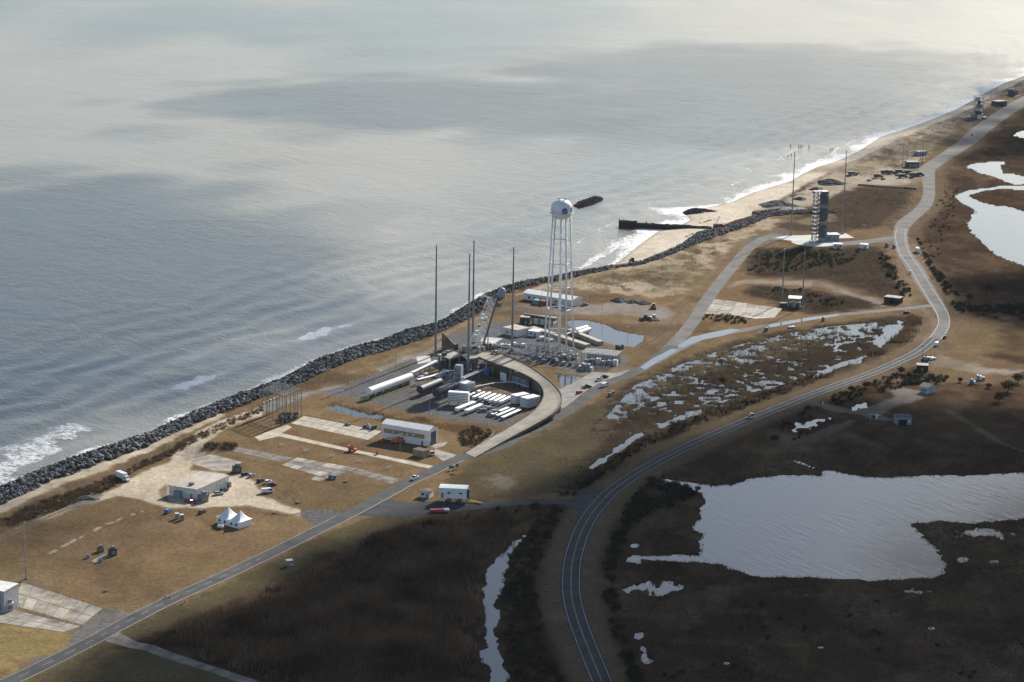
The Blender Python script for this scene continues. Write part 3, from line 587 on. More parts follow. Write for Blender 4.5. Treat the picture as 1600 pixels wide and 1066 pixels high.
# ---------------------------------------------------------------- water tower
def water_tower():
    c = W(872.5, 547); H = hgt(872.5, 547, 311); t = thing('water_tower', 'tall white water tower with round tank on five slender legs', 'water tower', c)
    hb = H*.868; R0, R1 = 9.3, 5.4
    angs = [math.radians(a) for a in (84, 156, 228, 300, 12)]
    P = lambda a, z: (math.cos(a)*(R0+(R1-R0)*z/hb), math.sin(a)*(R0+(R1-R0)*z/hb), z)
    for a in angs:
        l = MB().cyl(P(a, 0), P(a, hb+1.5), .56, .50, 12).build('leg', white, t, True)
        MB().cyl((P(a, 0)[0], P(a, 0)[1], 0), (P(a, 0)[0], P(a, 0)[1], 1.1), 1.25, .95, 10).build('footing', conc, l)
    lv = [hb*k for k in (.145, .32, .49, .67, .86)]
    for i in range(5):
        a, b = angs[i], angs[(i+1) % 5]
        for z in lv: MB().cyl(P(a, z), P(b, z), .30, None, 6).build('strut', white, t)
        zs = [.5]+lv
        m = MB()
        for z0, z1 in zip(zs[:-1], zs[1:]): m.cyl(P(a, z0), P(b, z1), .045, None, 4).cyl(P(b, z0), P(a, z1), .045, None, 4)
        m.build('tie_rod', galv, t)
    MB().cyl((0, 0, 0), (0, 0, hb+.5), .62, .62, 12).build('riser_pipe', white, t, True)
    r = 6.25; T = H-hb
    prof = [(.7, hb-.2), (2.6, hb+.25), (4.5, hb+1.2), (5.7, hb+2.3), (6.15, hb+3.4), (r, hb+4.2), (r, hb+4.6), (r, hb+T*.60), (r-.25, hb+T*.70), (r-.9, hb+T*.80), (r-2.0, hb+T*.89), (r-3.6, hb+T*.95), (1.2, hb+T*.985), (.01, hb+T*.99)]
    tk = MB().lathe(prof, 40).build('tank', white, t, True)
    MB().lathe([(r+.05, hb+3.9), (r+1.0, hb+3.9), (r+1.0, hb+4.15), (r+.05, hb+4.15)], 40).build('catwalk', white, t)
    m = MB()
    for i in range(40):
        a = 2*PI*i/40; m.cyl(((r+.95)*math.cos(a), (r+.95)*math.sin(a), hb+4.1), ((r+.95)*math.cos(a), (r+.95)*math.sin(a), hb+5.2), .05, None, 4)
    m.lathe([(r+.9, hb+5.15), (r+1.0, hb+5.15), (r+1.0, hb+5.25), (r+.9, hb+5.25)], 40); m.build('railing', galv, t)
    for k in range(5):
        a = 2*PI*k/5+.3; MB().box(2.4*math.cos(a), 2.4*math.sin(a), hb+T*.955, .5, .5, 1.2).build('vent', steel, t)
    # two round blue emblems painted on the tank, curved with its wall
    navy = mat('navy_emblem', (.02, .06, .25), .5, var=.1); pale = mat('pale_emblem', (.6, .64, .72), .5, var=.1); redp = mat('emblem_red', (.45, .05, .06), .5, var=.1)
    def disc(ac, zc, rx, rz, off, m_, nm, par, ring=None):
        vs, fs = [], []; N = 26
        rings = (0, .35, .7, 1) if ring is None else (ring, 1)
        for q in rings:
            for i in range(N):
                u, w = math.cos(2*PI*i/N)*rx*q, math.sin(2*PI*i/N)*rz*q; a = ac+u/(r+off); vs.append(((r+off)*math.cos(a), (r+off)*math.sin(a), zc+w))
        for j in range(len(rings)-1):
            for i in range(N): fs.append((j*N+i, j*N+(i+1) % N, (j+1)*N+(i+1) % N, (j+1)*N+i))
        return MB().add(vs, fs).build(nm, m_, par)
    zc = hb+T*.47
    for ac in (math.radians(-72), math.radians(-18)):
        e = disc(ac, zc, 1.85, 1.85, .03, navy, 'emblem', t)
        vs, fs = [], []
        for i in range(15):                         # a swoosh across the disc
            u = -1.0+2.0*i/14; zz = .55*math.sin(u*2.2); w_ = .13+.12*(1-abs(u))
            for s_ in (-1, 1):
                a = ac+u*1.7/(r+.06); vs.append(((r+.06)*math.cos(a), (r+.06)*math.sin(a), zc+zz*.9+s_*w_))
        for i in range(14): fs.append((2*i, 2*i+2, 2*i+3, 2*i+1))
        MB().add(vs, fs).build('swoosh', pale, e)
        # strip of lettering below the left edge of the disc
        vs, fs = [], []
        for j in range(6):
            u0 = -2.6+j*.62; k0 = len(vs)
            for u, w_ in ((u0, -1.75), (u0+.45, -1.75), (u0+.45, -1.2), (u0, -1.2)):
                a = ac+u/(r+.05); vs.append(((r+.05)*math.cos(a), (r+.05)*math.sin(a), zc+w_))
            fs.append((k0, k0+1, k0+2, k0+3))
        MB().add(vs, fs).build('lettering', navy, e)
water_tower()
# ---------------------------------------------------------------- lightning masts
def mast(px, pb, pt, label, group, r0=.75, r1=.34, m_=steel, name='lightning_mast', light=False, flanges=3):
    h = hgt(px, pb, pt); t = thing(name, label, 'mast', W(px, pb), 0, group)
    MB().cyl((0, 0, 0), (0, 0, .7), r0*2.2, r0*2.0, 10).build('footing', conc, t)
    for k in range(flanges):
        z0, z1 = .7+(h-1.2)*k/flanges, .7+(h-1.2)*(k+1)/flanges; a, b = r0+(r1-r0)*k/flanges, r0+(r1-r0)*(k+1)/flanges
        MB().cyl((0, 0, z0), (0, 0, z1), a, b, 10).cyl((0, 0, z1-.25), (0, 0, z1), b*1.35, None, 10).build('pole_section', m_, t, False)
    MB().cyl((0, 0, h-.6), (0, 0, h-.3), r1*2.2, None, 10).cyl((0, 0, h-.3), (0, 0, h+.3), .1, .03, 6).build('finial', galv, t)
    return t
g0 = 'lightning masts around the curved ramp'; g1 = 'lightning masts around the dark launch tower'
mast(680.5, 555, 383, 'tall grey lightning mast nearest the sea beside the launch deck', g0)
mast(731.5, 585, 396, 'grey lightning mast in front of the leaning launch truss, near the grey tower box', g0)
mast(738.5, 546, 375, 'grey lightning mast directly behind the leaning launch truss', g0)
mast(800, 549, 385, 'grey lightning mast beside the start of the curved ramp, left of the water tower', g0)
mast(1236, 368, 236, 'thin mast on the beach side of the dark launch tower', g1, .62, .3)
mast(1316, 366, 235, 'thin mast rising right of the dark launch tower', g1, .62, .3)
mast(1222, 474, 388, 'thin mast beside the concrete pad and open equipment shed, the left one', g1, .5, .3)
mast(1253.5, 481, 378, 'thin mast at the right corner of the open equipment shed', g1, .5, .3)
mast(41, 905, 815, 'lone slim grey pole at the corner of the painted concrete pad', None, .34, .2, galv, 'pole')
gl = 'slim light poles at the site'
def light_pole(px, py, h, label, arms=2):
    t = thing('light_pole', label, 'light pole', W(px, py), .6, gl)
    MB().cyl((0, 0, 0), (0, 0, h), .13, .08, 6).build('pole', galv, t)
    m = MB().bar((-.8, 0, h), (.8, 0, h), .1); m.build('crossarm', galv, t)
    for s in ((-1, 1) if arms == 2 else (0,)): MB().box(s*.8, 0, h-.12, .55, .4, .2).build('floodlight', lamp_gl, t)
LPOLE = [(549.5, 621, 9, 'light pole at the left end of the long white tank'), (534, 626, 5.5, 'short light pole on the grass before the long white tank'), (619, 579, 10, 'light pole beside the seaward track behind the white tank'), (585, 590, 9, 'light pole behind the middle of the long white tank'),
 (671, 653, 12, 'light pole in front of the two dark tanks, above the hangar'), (807, 608, 10, 'light pole by the grey container inside the ramp curve'), (702, 580, 9, 'light pole below the launch deck'), (652, 556, 8, 'light pole beside the square white slab near the sea'),
 (625, 712, 11, 'light pole in front of the white hangar'), (822, 508, 12, 'light pole between the low pad buildings'), (846, 497, 20, 'tall thin light pole in front of the long white building'), (923, 482, 12, 'light pole right of the parked dark pickup by the long white building'),
 (941, 494, 11, 'light pole behind the retention basin'), (980, 541, 12, 'light pole at the near edge of the retention basin'), (1025, 524, 10, 'light pole at the right tip of the retention basin'), (545, 600, 7, 'light pole on the grass by the sea wall near the tank'), (1217, 364, 18, 'light pole left of the dark launch tower'),
 (1349, 381, 15, 'light pole right of the dark launch tower by the white box')]
for px, py, h, lb in LPOLE: light_pole(px, py, h, lb)
# ---------------------------------------------------------------- vehicles
WHEEL = {}
def wheel_mesh(r, w):
    k = (r, w)
    if k not in WHEEL:
        a = MB().cyl((0, -w/2, 0), (0, w/2, 0), r, None, 12); me = bpy.data.meshes.new('wheel'); me.from_pydata(a.v, [], a.f); me.materials.append(black)
        b = MB().cyl((0, -w/2-.01, 0), (0, w/2+.01, 0), r*.55, None, 8); me2 = bpy.data.meshes.new('rim'); me2.from_pydata(b.v, [], b.f); me2.materials.append(galv); WHEEL[k] = (me, me2)
    return WHEEL[k]
def wheels(t, xs, y, r, w=.28):
    a, b = wheel_mesh(r, w)
    for x_ in xs:
        for s in (-1, 1):
            o = link('wheel', a, None, t); o.location = (x_, s*y, r); q = link('rim', b, None, o)
def lamps(t, xf, xb, y, z_):
    for s in (-1, 1):
        MB().box(xf, s*y, z_, .08, .35, .18).build('headlight', lamp_gl, t); MB().box(xb, s*y, z_+.05, .08, .2, .3).build('tail_light', redlens, t)
def vehicle(kind, px, py, d, label, m_, group=None, cat='car', z0=0.0):
    p = W(px, py, z0); t = thing({'suv': 'car', 'pickup': 'pickup_truck', 'van': 'van', 'truck': 'box_truck', 'utility': 'utility_truck'}[kind], label, cat, p, head((px, py), (px+d[0], py+d[1])), group)
    if kind == 'suv':
        MB().prof([(-2.35,.38),(2.3,.38),(2.38,.7),(2.25,.98),(1.15,1.08),(-2.25,1.12),(-2.4,.8)], -.92, .92).build('body', m_, t)
        MB().prof([(-2.15,1.1),(1.1,1.07),(.4,1.62),(-1.85,1.64)], -.80, .80).build('window', glass, t)
        MB().prof([(-1.95,1.60),(.42,1.60),(.25,1.72),(-1.75,1.74)], -.78, .78).build('roof', m_, t)
        wheels(t, (1.45, -1.45), .80, .36); lamps(t, 2.33, -2.36, .68, .72)
    elif kind == 'pickup':
        MB().prof([(-2.9,.5),(2.75,.5),(2.85,.85),(2.7,1.15),(1.3,1.22),(-2.9,1.22)], -.98, .98).build('body', m_, t)
        MB().box(-1.85, 0, 1.0, 1.9, 1.6, .235).build('bed', dark, t)
        MB().prof([(-.85,1.2),(1.35,1.2),(.75,1.82),(-.75,1.85)], -.84, .84).build('window', glass, t); MB().prof([(-.8,1.82),(.78,1.80),(.6,1.93),(-.65,1.95)], -.82, .82).build('roof', m_, t)
        wheels(t, (1.8, -1.85), .84, .42); lamps(t, 2.8, -2.92, .72, .85)
    elif kind == 'van':
        MB().prof([(-2.9,.4),(2.75,.4),(2.85,.85),(2.35,1.3),(1.7,2.15),(1.4,2.3),(-2.85,2.32),(-2.95,.8)], -1.0, 1.0).build('body', m_, t)
        MB().prof([(.35,1.35),(2.28,1.36),(1.72,2.05),(.35,2.05)], -1.02, 1.02).build('window', glass, t)
        wheels(t, (1.85, -1.8), .86, .38); lamps(t, 2.82, -2.96, .76, .8)
    elif kind == 'truck':
        MB().prof([(1.7,.5),(4.3,.5),(4.4,1.2),(3.5,1.5),(3.0,2.5),(1.7,2.55)], -1.05, 1.05).build('cab', m_, t); MB().prof([(2.1,1.55),(3.48,1.56),(3.04,2.35),(2.1,2.35)], -1.07, 1.07).build('window', glass, t)
        MB().box(-1.6, 0, .95, 6.4, 2.4, 2.65).build('cargo_box', m_, t); MB().box(-.3, 0, .6, 8.6, .9, .32).build('chassis', dark, t)
        wheels(t, (3.2, -2.6, -3.6), .95, .48, .32); lamps(t, 4.38, -4.83, .8, .8)
    elif kind == 'utility':
        MB().box(-.4, 0, .6, 4.8, 2.0, .5).build('bed', m_, t); MB().prof([(.6,1.1),(2.1,1.1),(2.1,1.5),(1.7,2.1),(.6,2.15)], -.95, .95).build('cab', glass, t); MB().prof([(.5,2.12),(1.75,2.1),(1.7,2.3),(.5,2.3)], -1, 1).build('roof', m_, t)
        MB().box(-1.4, 0, 1.1, 2.2, 1.7, .8).build('equipment_box', dark, t); wheels(t, (1.5, -1.7), .85, .45)
    return t
cw = mat('car_white', (.72, .72, .71), .3, var=.05, coat=.5); ck = mat('car_black', (.018, .019, .021), .25, var=.05, coat=.6); cd = mat('car_charcoal', (.06, .065, .07), .3, var=.05, coat=.6); cs = mat('car_silver', (.42, .44, .46), .3, .4, var=.05, coat=.5)
cb = mat('car_blue', (.03, .20, .50), .3, var=.05, coat=.6); cr = mat('car_red', (.38, .03, .025), .3, var=.05, coat=.6); cm_ = mat('car_maroon', (.13, .03, .03), .3, var=.05, coat=.6)
gp = 'vehicles parked around the flat-roofed building'; gq = 'vehicles parked in the lot by the ramp foot'
vehicle('truck', 193, 750, (10, 4), 'white box truck parked on the sandy apron near the rock wall', cw, None, 'truck')
vehicle('suv', 263, 801, (10, -6), 'bright blue car on the dry grass left of the portable toilets', cb, gp)
vehicle('suv', 316, 802, (10, -5), 'dark green-black car on the grass between the toilets and the white tents', cd, gp)
vehicle('suv', 296, 785, (10, 1), 'red car in the shade at the near corner of the flat-roofed building', cr, gp)
vehicle('suv', 342, 773, (10, -1), 'silver car parked along the long side of the flat-roofed building', cs, gp)
vehicle('suv', 350, 768, (10, -3), 'dark blue car behind the silver one beside the flat-roofed building', mat('car_navy', (.02, .04, .12), .3, var=.05, coat=.6), gp)
vehicle('suv', 383, 743, (10, -4), 'black car first of the row at the far corner of the sandy loop', ck, gp)
vehicle('suv', 393, 745, (10, -5), 'silver car beside the black one at the far corner of the loop', cs, gp)
vehicle('suv', 407, 753, (10, -5), 'black car at the left of three by the loop bend', ck, gp)
vehicle('suv', 419, 755, (10, -4), 'white car in the middle of three by the loop bend', cw, gp)
vehicle('suv', 425, 759, (10, -2), 'maroon car at the right of three by the loop bend', cm_, gp)
vehicle('van', 418, 770, (10, -1), 'white panel van parked on the grass edge of the sandy loop', cw, gp, 'van')
vehicle('pickup', 648, 749, (10, -5), 'white patrol pickup with blue stripe driving on the coast road', cw, None, 'pickup')
vehicle('utility', 673, 711, (9, 4), 'white utility truck with black cab on the drive below the hangar', cw, None, 'truck')
vehicle('pickup', 774, 552.5, (10, 2), 'dark pickup crossing the top of the curved ramp', cd, None, 'pickup', 8.9)
vehicle('suv', 905, 615, (10, -4), 'red car in the parking lot by the ramp foot', cr, gq)
vehicle('pickup', 917, 606, (10, -1), 'black pickup behind the red car in the lot', ck, gq, 'pickup')
vehicle('pickup', 936, 595, (10, -3), 'white pickup at the back of the lot', cw, gq, 'pickup')
vehicle('pickup', 944, 591, (10, -2), 'black pickup just behind the white pickup at the back of the lot', ck, gq, 'pickup')
vehicle('van', 945, 604, (10, -3), 'white van nearest the coast road in the lot', cw, gq, 'van')
vehicle('utility', 955, 618, (10, -5), 'drab utility cart on the grass across the road from the lot', mat('drab_paint', (.28, .25, .19), .6, var=.2), None, 'utility cart')
vehicle('suv', 867, 567, (10, 1), 'dark blue car among the pipework below the water tower', mat('car_navy', (.02, .04, .12), .3), None)
vehicle('pickup', 913, 478, (10, -1), 'dark pickup parked right of the long white building', cd, None, 'pickup')
vehicle('utility', 1173, 653, (10, -4), 'white service truck driving along the main road past the marsh', cw, None, 'truck')
vehicle('suv', 1417, 490, (10, -1), 'dark car with white roof at the end of the marsh road', ck, None)
vehicle('van', 1464, 540, (10, -7), 'white van on the verge of the main road bend', cw, None, 'van')
vehicle('utility', 1477, 528, (8, -8), 'green and yellow utility vehicle on the verge beyond the white van', mat('drab_green', (.12, .15, .05), .6, var=.2), None, 'utility vehicle')
vehicle('truck', 1434, 395, (6, 6), 'white and grey service truck on the verge of the far road', cw, None, 'truck')
vehicle('suv', 1519, 212, (8, -6), 'dark car driving on the wide far road', cd, None)
# far parking area: dark military-looking rows of trucks and cars
gf = 'vehicles in the far sandy parking area'
FARV = [(1358,283,'suv',cd),(1366,280,'suv',cs),(1373,278,'pickup',ck),(1380,281,'suv',cd),(1376,274,'suv',cw),(1384,272,'pickup',ck),(1392,272,'pickup',cd),(1402,275,'suv',ck),(1406,271,'pickup',cd),(1411,278,'pickup',ck),(1415,274,'suv',cd),(1421,272,'truck',cd),(1424,279,'suv',ck),(1429,276,'pickup',cd),(1437,275,'truck',ck),(1333,274,'truck',cd),(1326,276,'suv',ck),(1340,272,'suv',cd)]
FLAB = ['dark car at the left end of the far parking rows', 'silver car second from the left in the far parking rows', 'black pickup third along the near side of the far parking', 'charcoal car in the front of the far parking left cluster', 'white car in the far parking area', 'black pickup right of the white car in the far parking',
 'charcoal pickup behind the pale gap in the far parking', 'black car left of the crowded middle of the far parking', 'charcoal pickup at the rear of the far parking middle', 'black pickup in front of the far parking middle', 'charcoal car wedged in the middle of the far parking', 'dark box truck at the rear of the far parking', 'black car at the front right of the far parking', 'charcoal pickup beside the right-hand truck in the far parking',
 'black box truck at the right end of the far parking by the road', 'dark truck on the sand right of the thin beachside mast', 'black car left of the dark truck on the sand by the mast', 'charcoal car right of the dark truck on the sand by the mast']
FARV = [(a, b, 'truck' if k == 'pickup' else k, m) for a, b, k, m in FARV]; FLAB = [s.replace('pickup', 'box truck') for s in FLAB]
for (px, py, k, m_), lb in zip(FARV, FLAB): vehicle(k, px, py, (10, -1 if k != 'truck' else 0), lb, m_, gf, 'truck' if k == 'truck' else 'car')
# ---------------------------------------------------------------- buildings
def windows(t, spots, y, m_=glass, name='window', d=.12):
    for x_, z_, w_, h_ in spots:
        o = MB().box(x_, y, z_, w_, d, h_).build(name, m_, t)
def flat_building():
    loc, rz, L = site((264, 774), (308, 781)); t = thing('flat_roofed_building', 'low white building with gravel flat roof inside the sandy loop', 'building', loc, rz)
    # footprint from its four corners
    q = [W(264, 774), W(308, 781), W(358, 759), W(314, 752)]; c, s = math.cos(-rz), math.sin(-rz)
    loc2 = [((p-loc).x*c-(p-loc).y*s, (p-loc).x*s+(p-loc).y*c) for p in q]; h = 4.6
    MB().prism(loc2, 0, h).build('wall', offw, t)
    cx = sum(p[0] for p in loc2)/4; cy = sum(p[1] for p in loc2)/4
    gr = [(cx+(p[0]-cx)*1.02, cy+(p[1]-cy)*1.02) for p in loc2]
    rf = MB().prism(gr, h, h+.35).build('roof', roofg, t)
    for i in range(4):                                  # parapet rail posts along the roof edge
        a, b = gr[i], gr[(i+1) % 4]; n = int(math.hypot(a[0]-b[0], a[1]-b[1])/2.5)
        m = MB()
        for k in range(n): m.box(a[0]+(b[0]-a[0])*(k+.5)/n, a[1]+(b[1]-a[1])*(k+.5)/n, h+.35, .3, .3, .22)
        m.build('parapet_block', offw, rf)
    a = loc2[0]; b = loc2[1]; e = MB().box(a[0]*.35+b[0]*.65, a[1]*.35+b[1]*.65+.2, h+.35, 2.2, 1.6, 1.2).build('air_conditioner', steel, rf); e.location = ((cx-(a[0]*.35+b[0]*.65))*.35, (cy-a[1])*.35, 0)
    ux, uy = (b[0]-a[0])/L, (b[1]-a[1])/L
    MB().box(a[0]+ux*L*.36, a[1]+uy*L*.36-1.0, 0, 3.4, 2, 3.2).build('porch', blug, t)
    MB().box(a[0]+ux*L*.8, a[1]+uy*L*.8-.05, 0, 1.3, .2, 2.3).build('door', steel, t)
    ex, ey = loc2[2][0]-b[0], loc2[2][1]-b[1]; l2 = math.hypot(ex, ey); ang = math.atan2(ey, ex)
    for k in range(1, 8):                               # pilasters on the long side
        MB().box(b[0]+ex*k/8+ey/l2*.12, b[1]+ey*k/8-ex/l2*.12, 0, .4, .3, h-.05, ang).build('pilaster', offw, t)
    for k, w_ in ((.10, 3.2), (.22, 1.8), (.92, 1.6)):
        MB().box(b[0]+ex*k+ey/l2*1.3, b[1]+ey*k-ex/l2*1.3, 0, w_, 1.8, 2.6, ang).build('plant_unit', steel, t)
flat_building()
def hangar():
    loc, rz, L = site((597, 686), (670, 698)); t = thing('hangar', 'white gabled hangar with tan stripe and dark end door', 'hangar', loc, rz)
    h, d = 8.2, 9.0; x0, x1 = -L/2, L/2
    MB().prof([(0,0),(d,0),(d,h),(d/2,h+1.5),(0,h)], 0, 1)
    m = MB(); prof = [(0, 0), (0, h), (d/2, h+1.3), (d, h), (d, 0)]
    n = len(prof); m.add([(x0, y_, z_) for y_, z_ in prof]+[(x1, y_, z_) for y_, z_ in prof], [tuple(range(n)), tuple(range(2*n-1, n-1, -1))]+[(i, n+i, n+i+1, i+1) for i in range(n-1)]).build('wall', white, t)
    rf = MB(); rf.add([(x0-.3, -.35, h-.02), (x1+.3, -.35, h-.02), (x1+.3, d/2, h+1.52), (x0-.3, d/2, h+1.52), (x0-.3, d+.35, h-.02), (x1+.3, d+.35, h-.02)], [(0, 1, 2, 3), (3, 2, 5, 4)]); rf = rf.build('roof', roofw, t)
    m = MB()
    for k in range(1, 14): m.box(x0+(x1-x0)*k/14, d/2, h+1.50, .12, .5, .09)
    m.build('ridge_seam', greyp, rf)
    MB().box(-.8, -.06, 3.6, L-3.5, .12, 2.2).build('tan_stripe', tan, t)
    for k in range(1, 16): MB().box(x0+L*k/16, -.035, .05, .08, .07, h-.3).build('wall_rib', offw, t)
    MB().box(x1+.08, d/2, 0, .2, d*.55, 6.8).build('door', mat('dark_door', (.06, .07, .09), .6, var=.2), t)
    MB().box(x1+.06, d*.12, 0, .14, 1.2, 2.3).build('side_door', steel, t)
    for k in (.25, .55, .68): MB().box(x0+L*k, -.5, 4.3, .7, .9, .9).build('wall_unit', offw, t)
    MB().box(x0+L*.86, -.06, 0, 1.3, .14, 2.4).build('side_door', steel, t)
hangar()
def small_house(name, label, a, b, d, h, wm, rm, gable=0.0, eave=.3, extras=()):
    loc, rz, L = site(a, b); t = thing(name, label, 'building' if 'container' not in name else 'container', loc, rz)
    MB().box(0, d/2, 0, L, d, h).build('wall', wm, t)
    if gable:
        MB().add([(-L/2-eave, -eave, h), (L/2+eave, -eave, h), (L/2+eave, d/2, h+gable), (-L/2-eave, d/2, h+gable), (-L/2-eave, d+eave, h), (L/2+eave, d+eave, h)], [(0, 1, 2, 3), (3, 2, 5, 4), (1, 5, 2), (0, 3, 4)]).build('roof', rm, t)
    else: MB().box(0, d/2, h, L+2*eave, d+2*eave, .25).build('roof', rm, t)
    for nm, x_, z_, w_, h_, mm in extras: MB().box(x_*L/2, -.06, z_, w_, .14, h_).build(nm, mm, t)
    return t
small_house('guard_house', 'small white guard house with flat roof beside the coast road', (656, 777), (671, 779), 4.5, 3.0, offw, conc_d, 0, .35, [('window', -.4, 1.2, 1.2, 1, glass), ('door', .5, .02, 1, 2.1, steel)])
small_house('tan_shed', 'small tan shed with flat roof beside the hangar', (645, 712), (662, 716), 4.5, 3.2, tan, mat('brown_roof', (.16, .12, .09), .85), 0, .2, [('door', .2, .02, 1, 2.1, steel)])
small_house('white_shed_by_road_house', 'small gabled house with tan roof on the marsh track', (1437, 613), (1449, 616), 7, 3.6, mat('pale_grey_siding', (.40, .41, .42), .7, var=.15), mat('tan_roof', (.50, .42, .32), .8, var=.15), 1.8, .5, [('window', -.45, 1.3, .9, 1, glass), ('window', .45, 1.3, .9, 1, glass), ('door', 0, .02, 1, 2.1, steel)]).name = 'marsh_house'
small_house('marsh_shelter', 'dark open-fronted shelter on the marsh below the tan-roofed house', (1400, 664), (1424, 664), 6, 4.2, blug, mat('slate_roof', (.10, .11, .12), .8), 0, .3, [('dark_inside_panel', -.4, .05, 2.6, 2.8, black), ('dark_inside_panel', .15, .05, 2.2, 2.8, black), ('window', .7, 1.4, 1.2, 1, offw)])  # black panels on the wall: shade of the open inside painted on
small_house('marsh_bunker', 'dark square bunker with pale flat roof at the bend of the sandy track', (1381, 473), (1405, 476), 7, 4.0, mat('bunker_wall', (.06, .055, .05), .9), roofg, 0, .2, [('dark_inside_panel', 0, .05, 3, 2.8, black)])  # doorway is a black panel, its inner shade put into the colour
small_house('verge_tank_house', 'dark flat-roofed tank house on the verge below the bend pole', (1432, 580), (1450, 581), 6, 3.4, mat('bunker_wall', (.06, .055, .05), .9), dark, 0, .15, [('door', 0, .02, 1.2, 2.1, steel)])
def long_building():
    loc, rz, L = site((818, 468), (894, 480)); t = thing('long_building', 'long low white building with bright roof behind the water tower', 'building', loc, rz); h, d = 4.6, 12
    MB().box(0, d/2, 0, L, d, h).build('wall', offw, t)
    rf = MB().add([(-L/2-.5, -.5, h), (L/2+.5, -.5, h), (L/2+.5, d/2, h+1.6), (-L/2-.5, d/2, h+1.6), (-L/2-.5, d+.5, h), (L/2+.5, d+.5, h)], [(0, 1, 2, 3), (3, 2, 5, 4), (1, 5, 2), (0, 3, 4)]).build('roof', roofw, t)
    windows(t, [(-L/2+L*k/9, 1.3, 1.4, 1.2) for k in (1, 2, 3, 5, 6, 7, 8)], -.05); windows(t, [(-L*.06, .02, 1.3, 2.3)], -.05, steel, 'door')
long_building()
gc = 'shipping containers by the long white building'
for (a, b), m_, lb in ((((832, 475), (841, 477)), blug, 'blue-grey container in front of the long white building'), (((841, 476.5), (851, 478)), rust, 'red container in front of the long white building')):
    loc, rz, L = site(a, b); t = thing('shipping_container', lb, 'container', loc, rz, gc); MB().box(0, 1.8, .15, L, 3.6, 2.9).build('shell', m_, t)
    for k in range(8): MB().box(-L/2+L*(k+.5)/8, -.03, .3, .2, .1, 2.6).build('corrugation', m_, t)
    MB().box(L/2+.04, 1.8, .3, .08, 3.2, 2.6).build('door', m_, t)
def dome_silo():
    t = thing('domed_shelter', 'pale grey domed cylinder at the sea wall left of the long white building', 'radar dome', W(784, 466)); MB().lathe([(2.6, 0), (2.6, 4.2), (2.85, 4.2), (2.85, 4.6)], 20).build('base_drum', greyp, t, False)
    MB().lathe([(2.6*math.cos(a), 4.6+2.6*math.sin(a)) for a in [PI/2*k/7 for k in range(8)]], 20).build('dome', greyp, t, True); MB().box(0, -2.6, .05, 1, .2, 2.1).build('door', steel, t)
dome_silo()
def grey_pad_buildings():
    specs = [('pump_house', 'pale flat-roofed block house left of the water tower legs', (786, 522), (808, 527), 11, 4.2, offw, roofg),
             ('pump_house', 'dark-fronted flat block house behind the pale block house', (812, 507), (826, 508), 9, 4.6, dark, roofg),
             ('pump_house', 'small pale box house in front of the low pipe galleries', (825, 525), (841, 527), 6, 3.2, offw, roofw),
             ('pump_house', 'pale flat block house right behind the dark-fronted one', (834, 506), (862, 509), 9, 3.6, offw, roofg)]
    for nm, lb, a, b, d, h, wm, rm in specs:
        t = small_house(nm, lb, a, b, d, h, wm, rm, 0, .25, [('door', .3, .02, 1.2, 2.2, steel), ('window', -.4, 1.3, 1.2, 1, glass)])
    gal = 'long low pipe galleries under the water tower'
    for a, b, lb, w_ in (((826, 517), (913, 545), 'nearer long low concrete gallery running under the water tower', 5), ((885, 520), (934, 540), 'farther low concrete gallery beside the retention basin', 4)):
        loc, rz, L = site(a, b); t = thing('pipe_gallery', lb, 'gallery', loc, rz, gal)
        n = int(L/6)
        for k in range(n): MB().box(-L/2+L*(k+.5)/n, w_/2, 0, L/n-.12, w_, 2.2+.03*(k % 2)).build('segment', conc, t)
        MB().box(0, w_/2, 2.24, L, w_*.86, .18).build('cover', roofg, t)
    loc, rz, L = site((818, 503), (868, 511)); t = thing('pipe_bridge', 'dark elevated pipe bridge between the block houses', 'pipe bridge', loc, rz)
    MB().box(0, 0, 4.0, L, 2.4, 1.6).build('duct', dark, t)
    for k in range(5): MB().box(-L/2+L*(k+.5)/5, 0, 0, .5, 1.6, 4.0).build('leg', steel, t)
    gt = 'white horizontal tanks by the retention basin'
    for k, (a, b) in enumerate((((899, 522), (917, 517)), ((903, 526), (921, 520)))):
        loc, rz, L = site(a, b); t = thing('horizontal_tank', ('rear' if k == 0 else 'front')+' of two white tanks at the retention basin edge', 'tank', loc, rz, gt)
        MB().cyl((-L/2, 0, 2.2), (L/2, 0, 2.2), 1.5, None, 16).cyl((L/2, 0, 2.2), (L/2+.6, 0, 2.2), 1.5, .7, 16).cyl((-L/2, 0, 2.2), (-L/2-.6, 0, 2.2), 1.5, .7, 16).build('shell', white, t, False)
        for s in (-.3, .3): MB().box(L*s, 0, 0, .6, 2.2, 1.3).build('saddle', conc, t)
grey_pad_buildings()
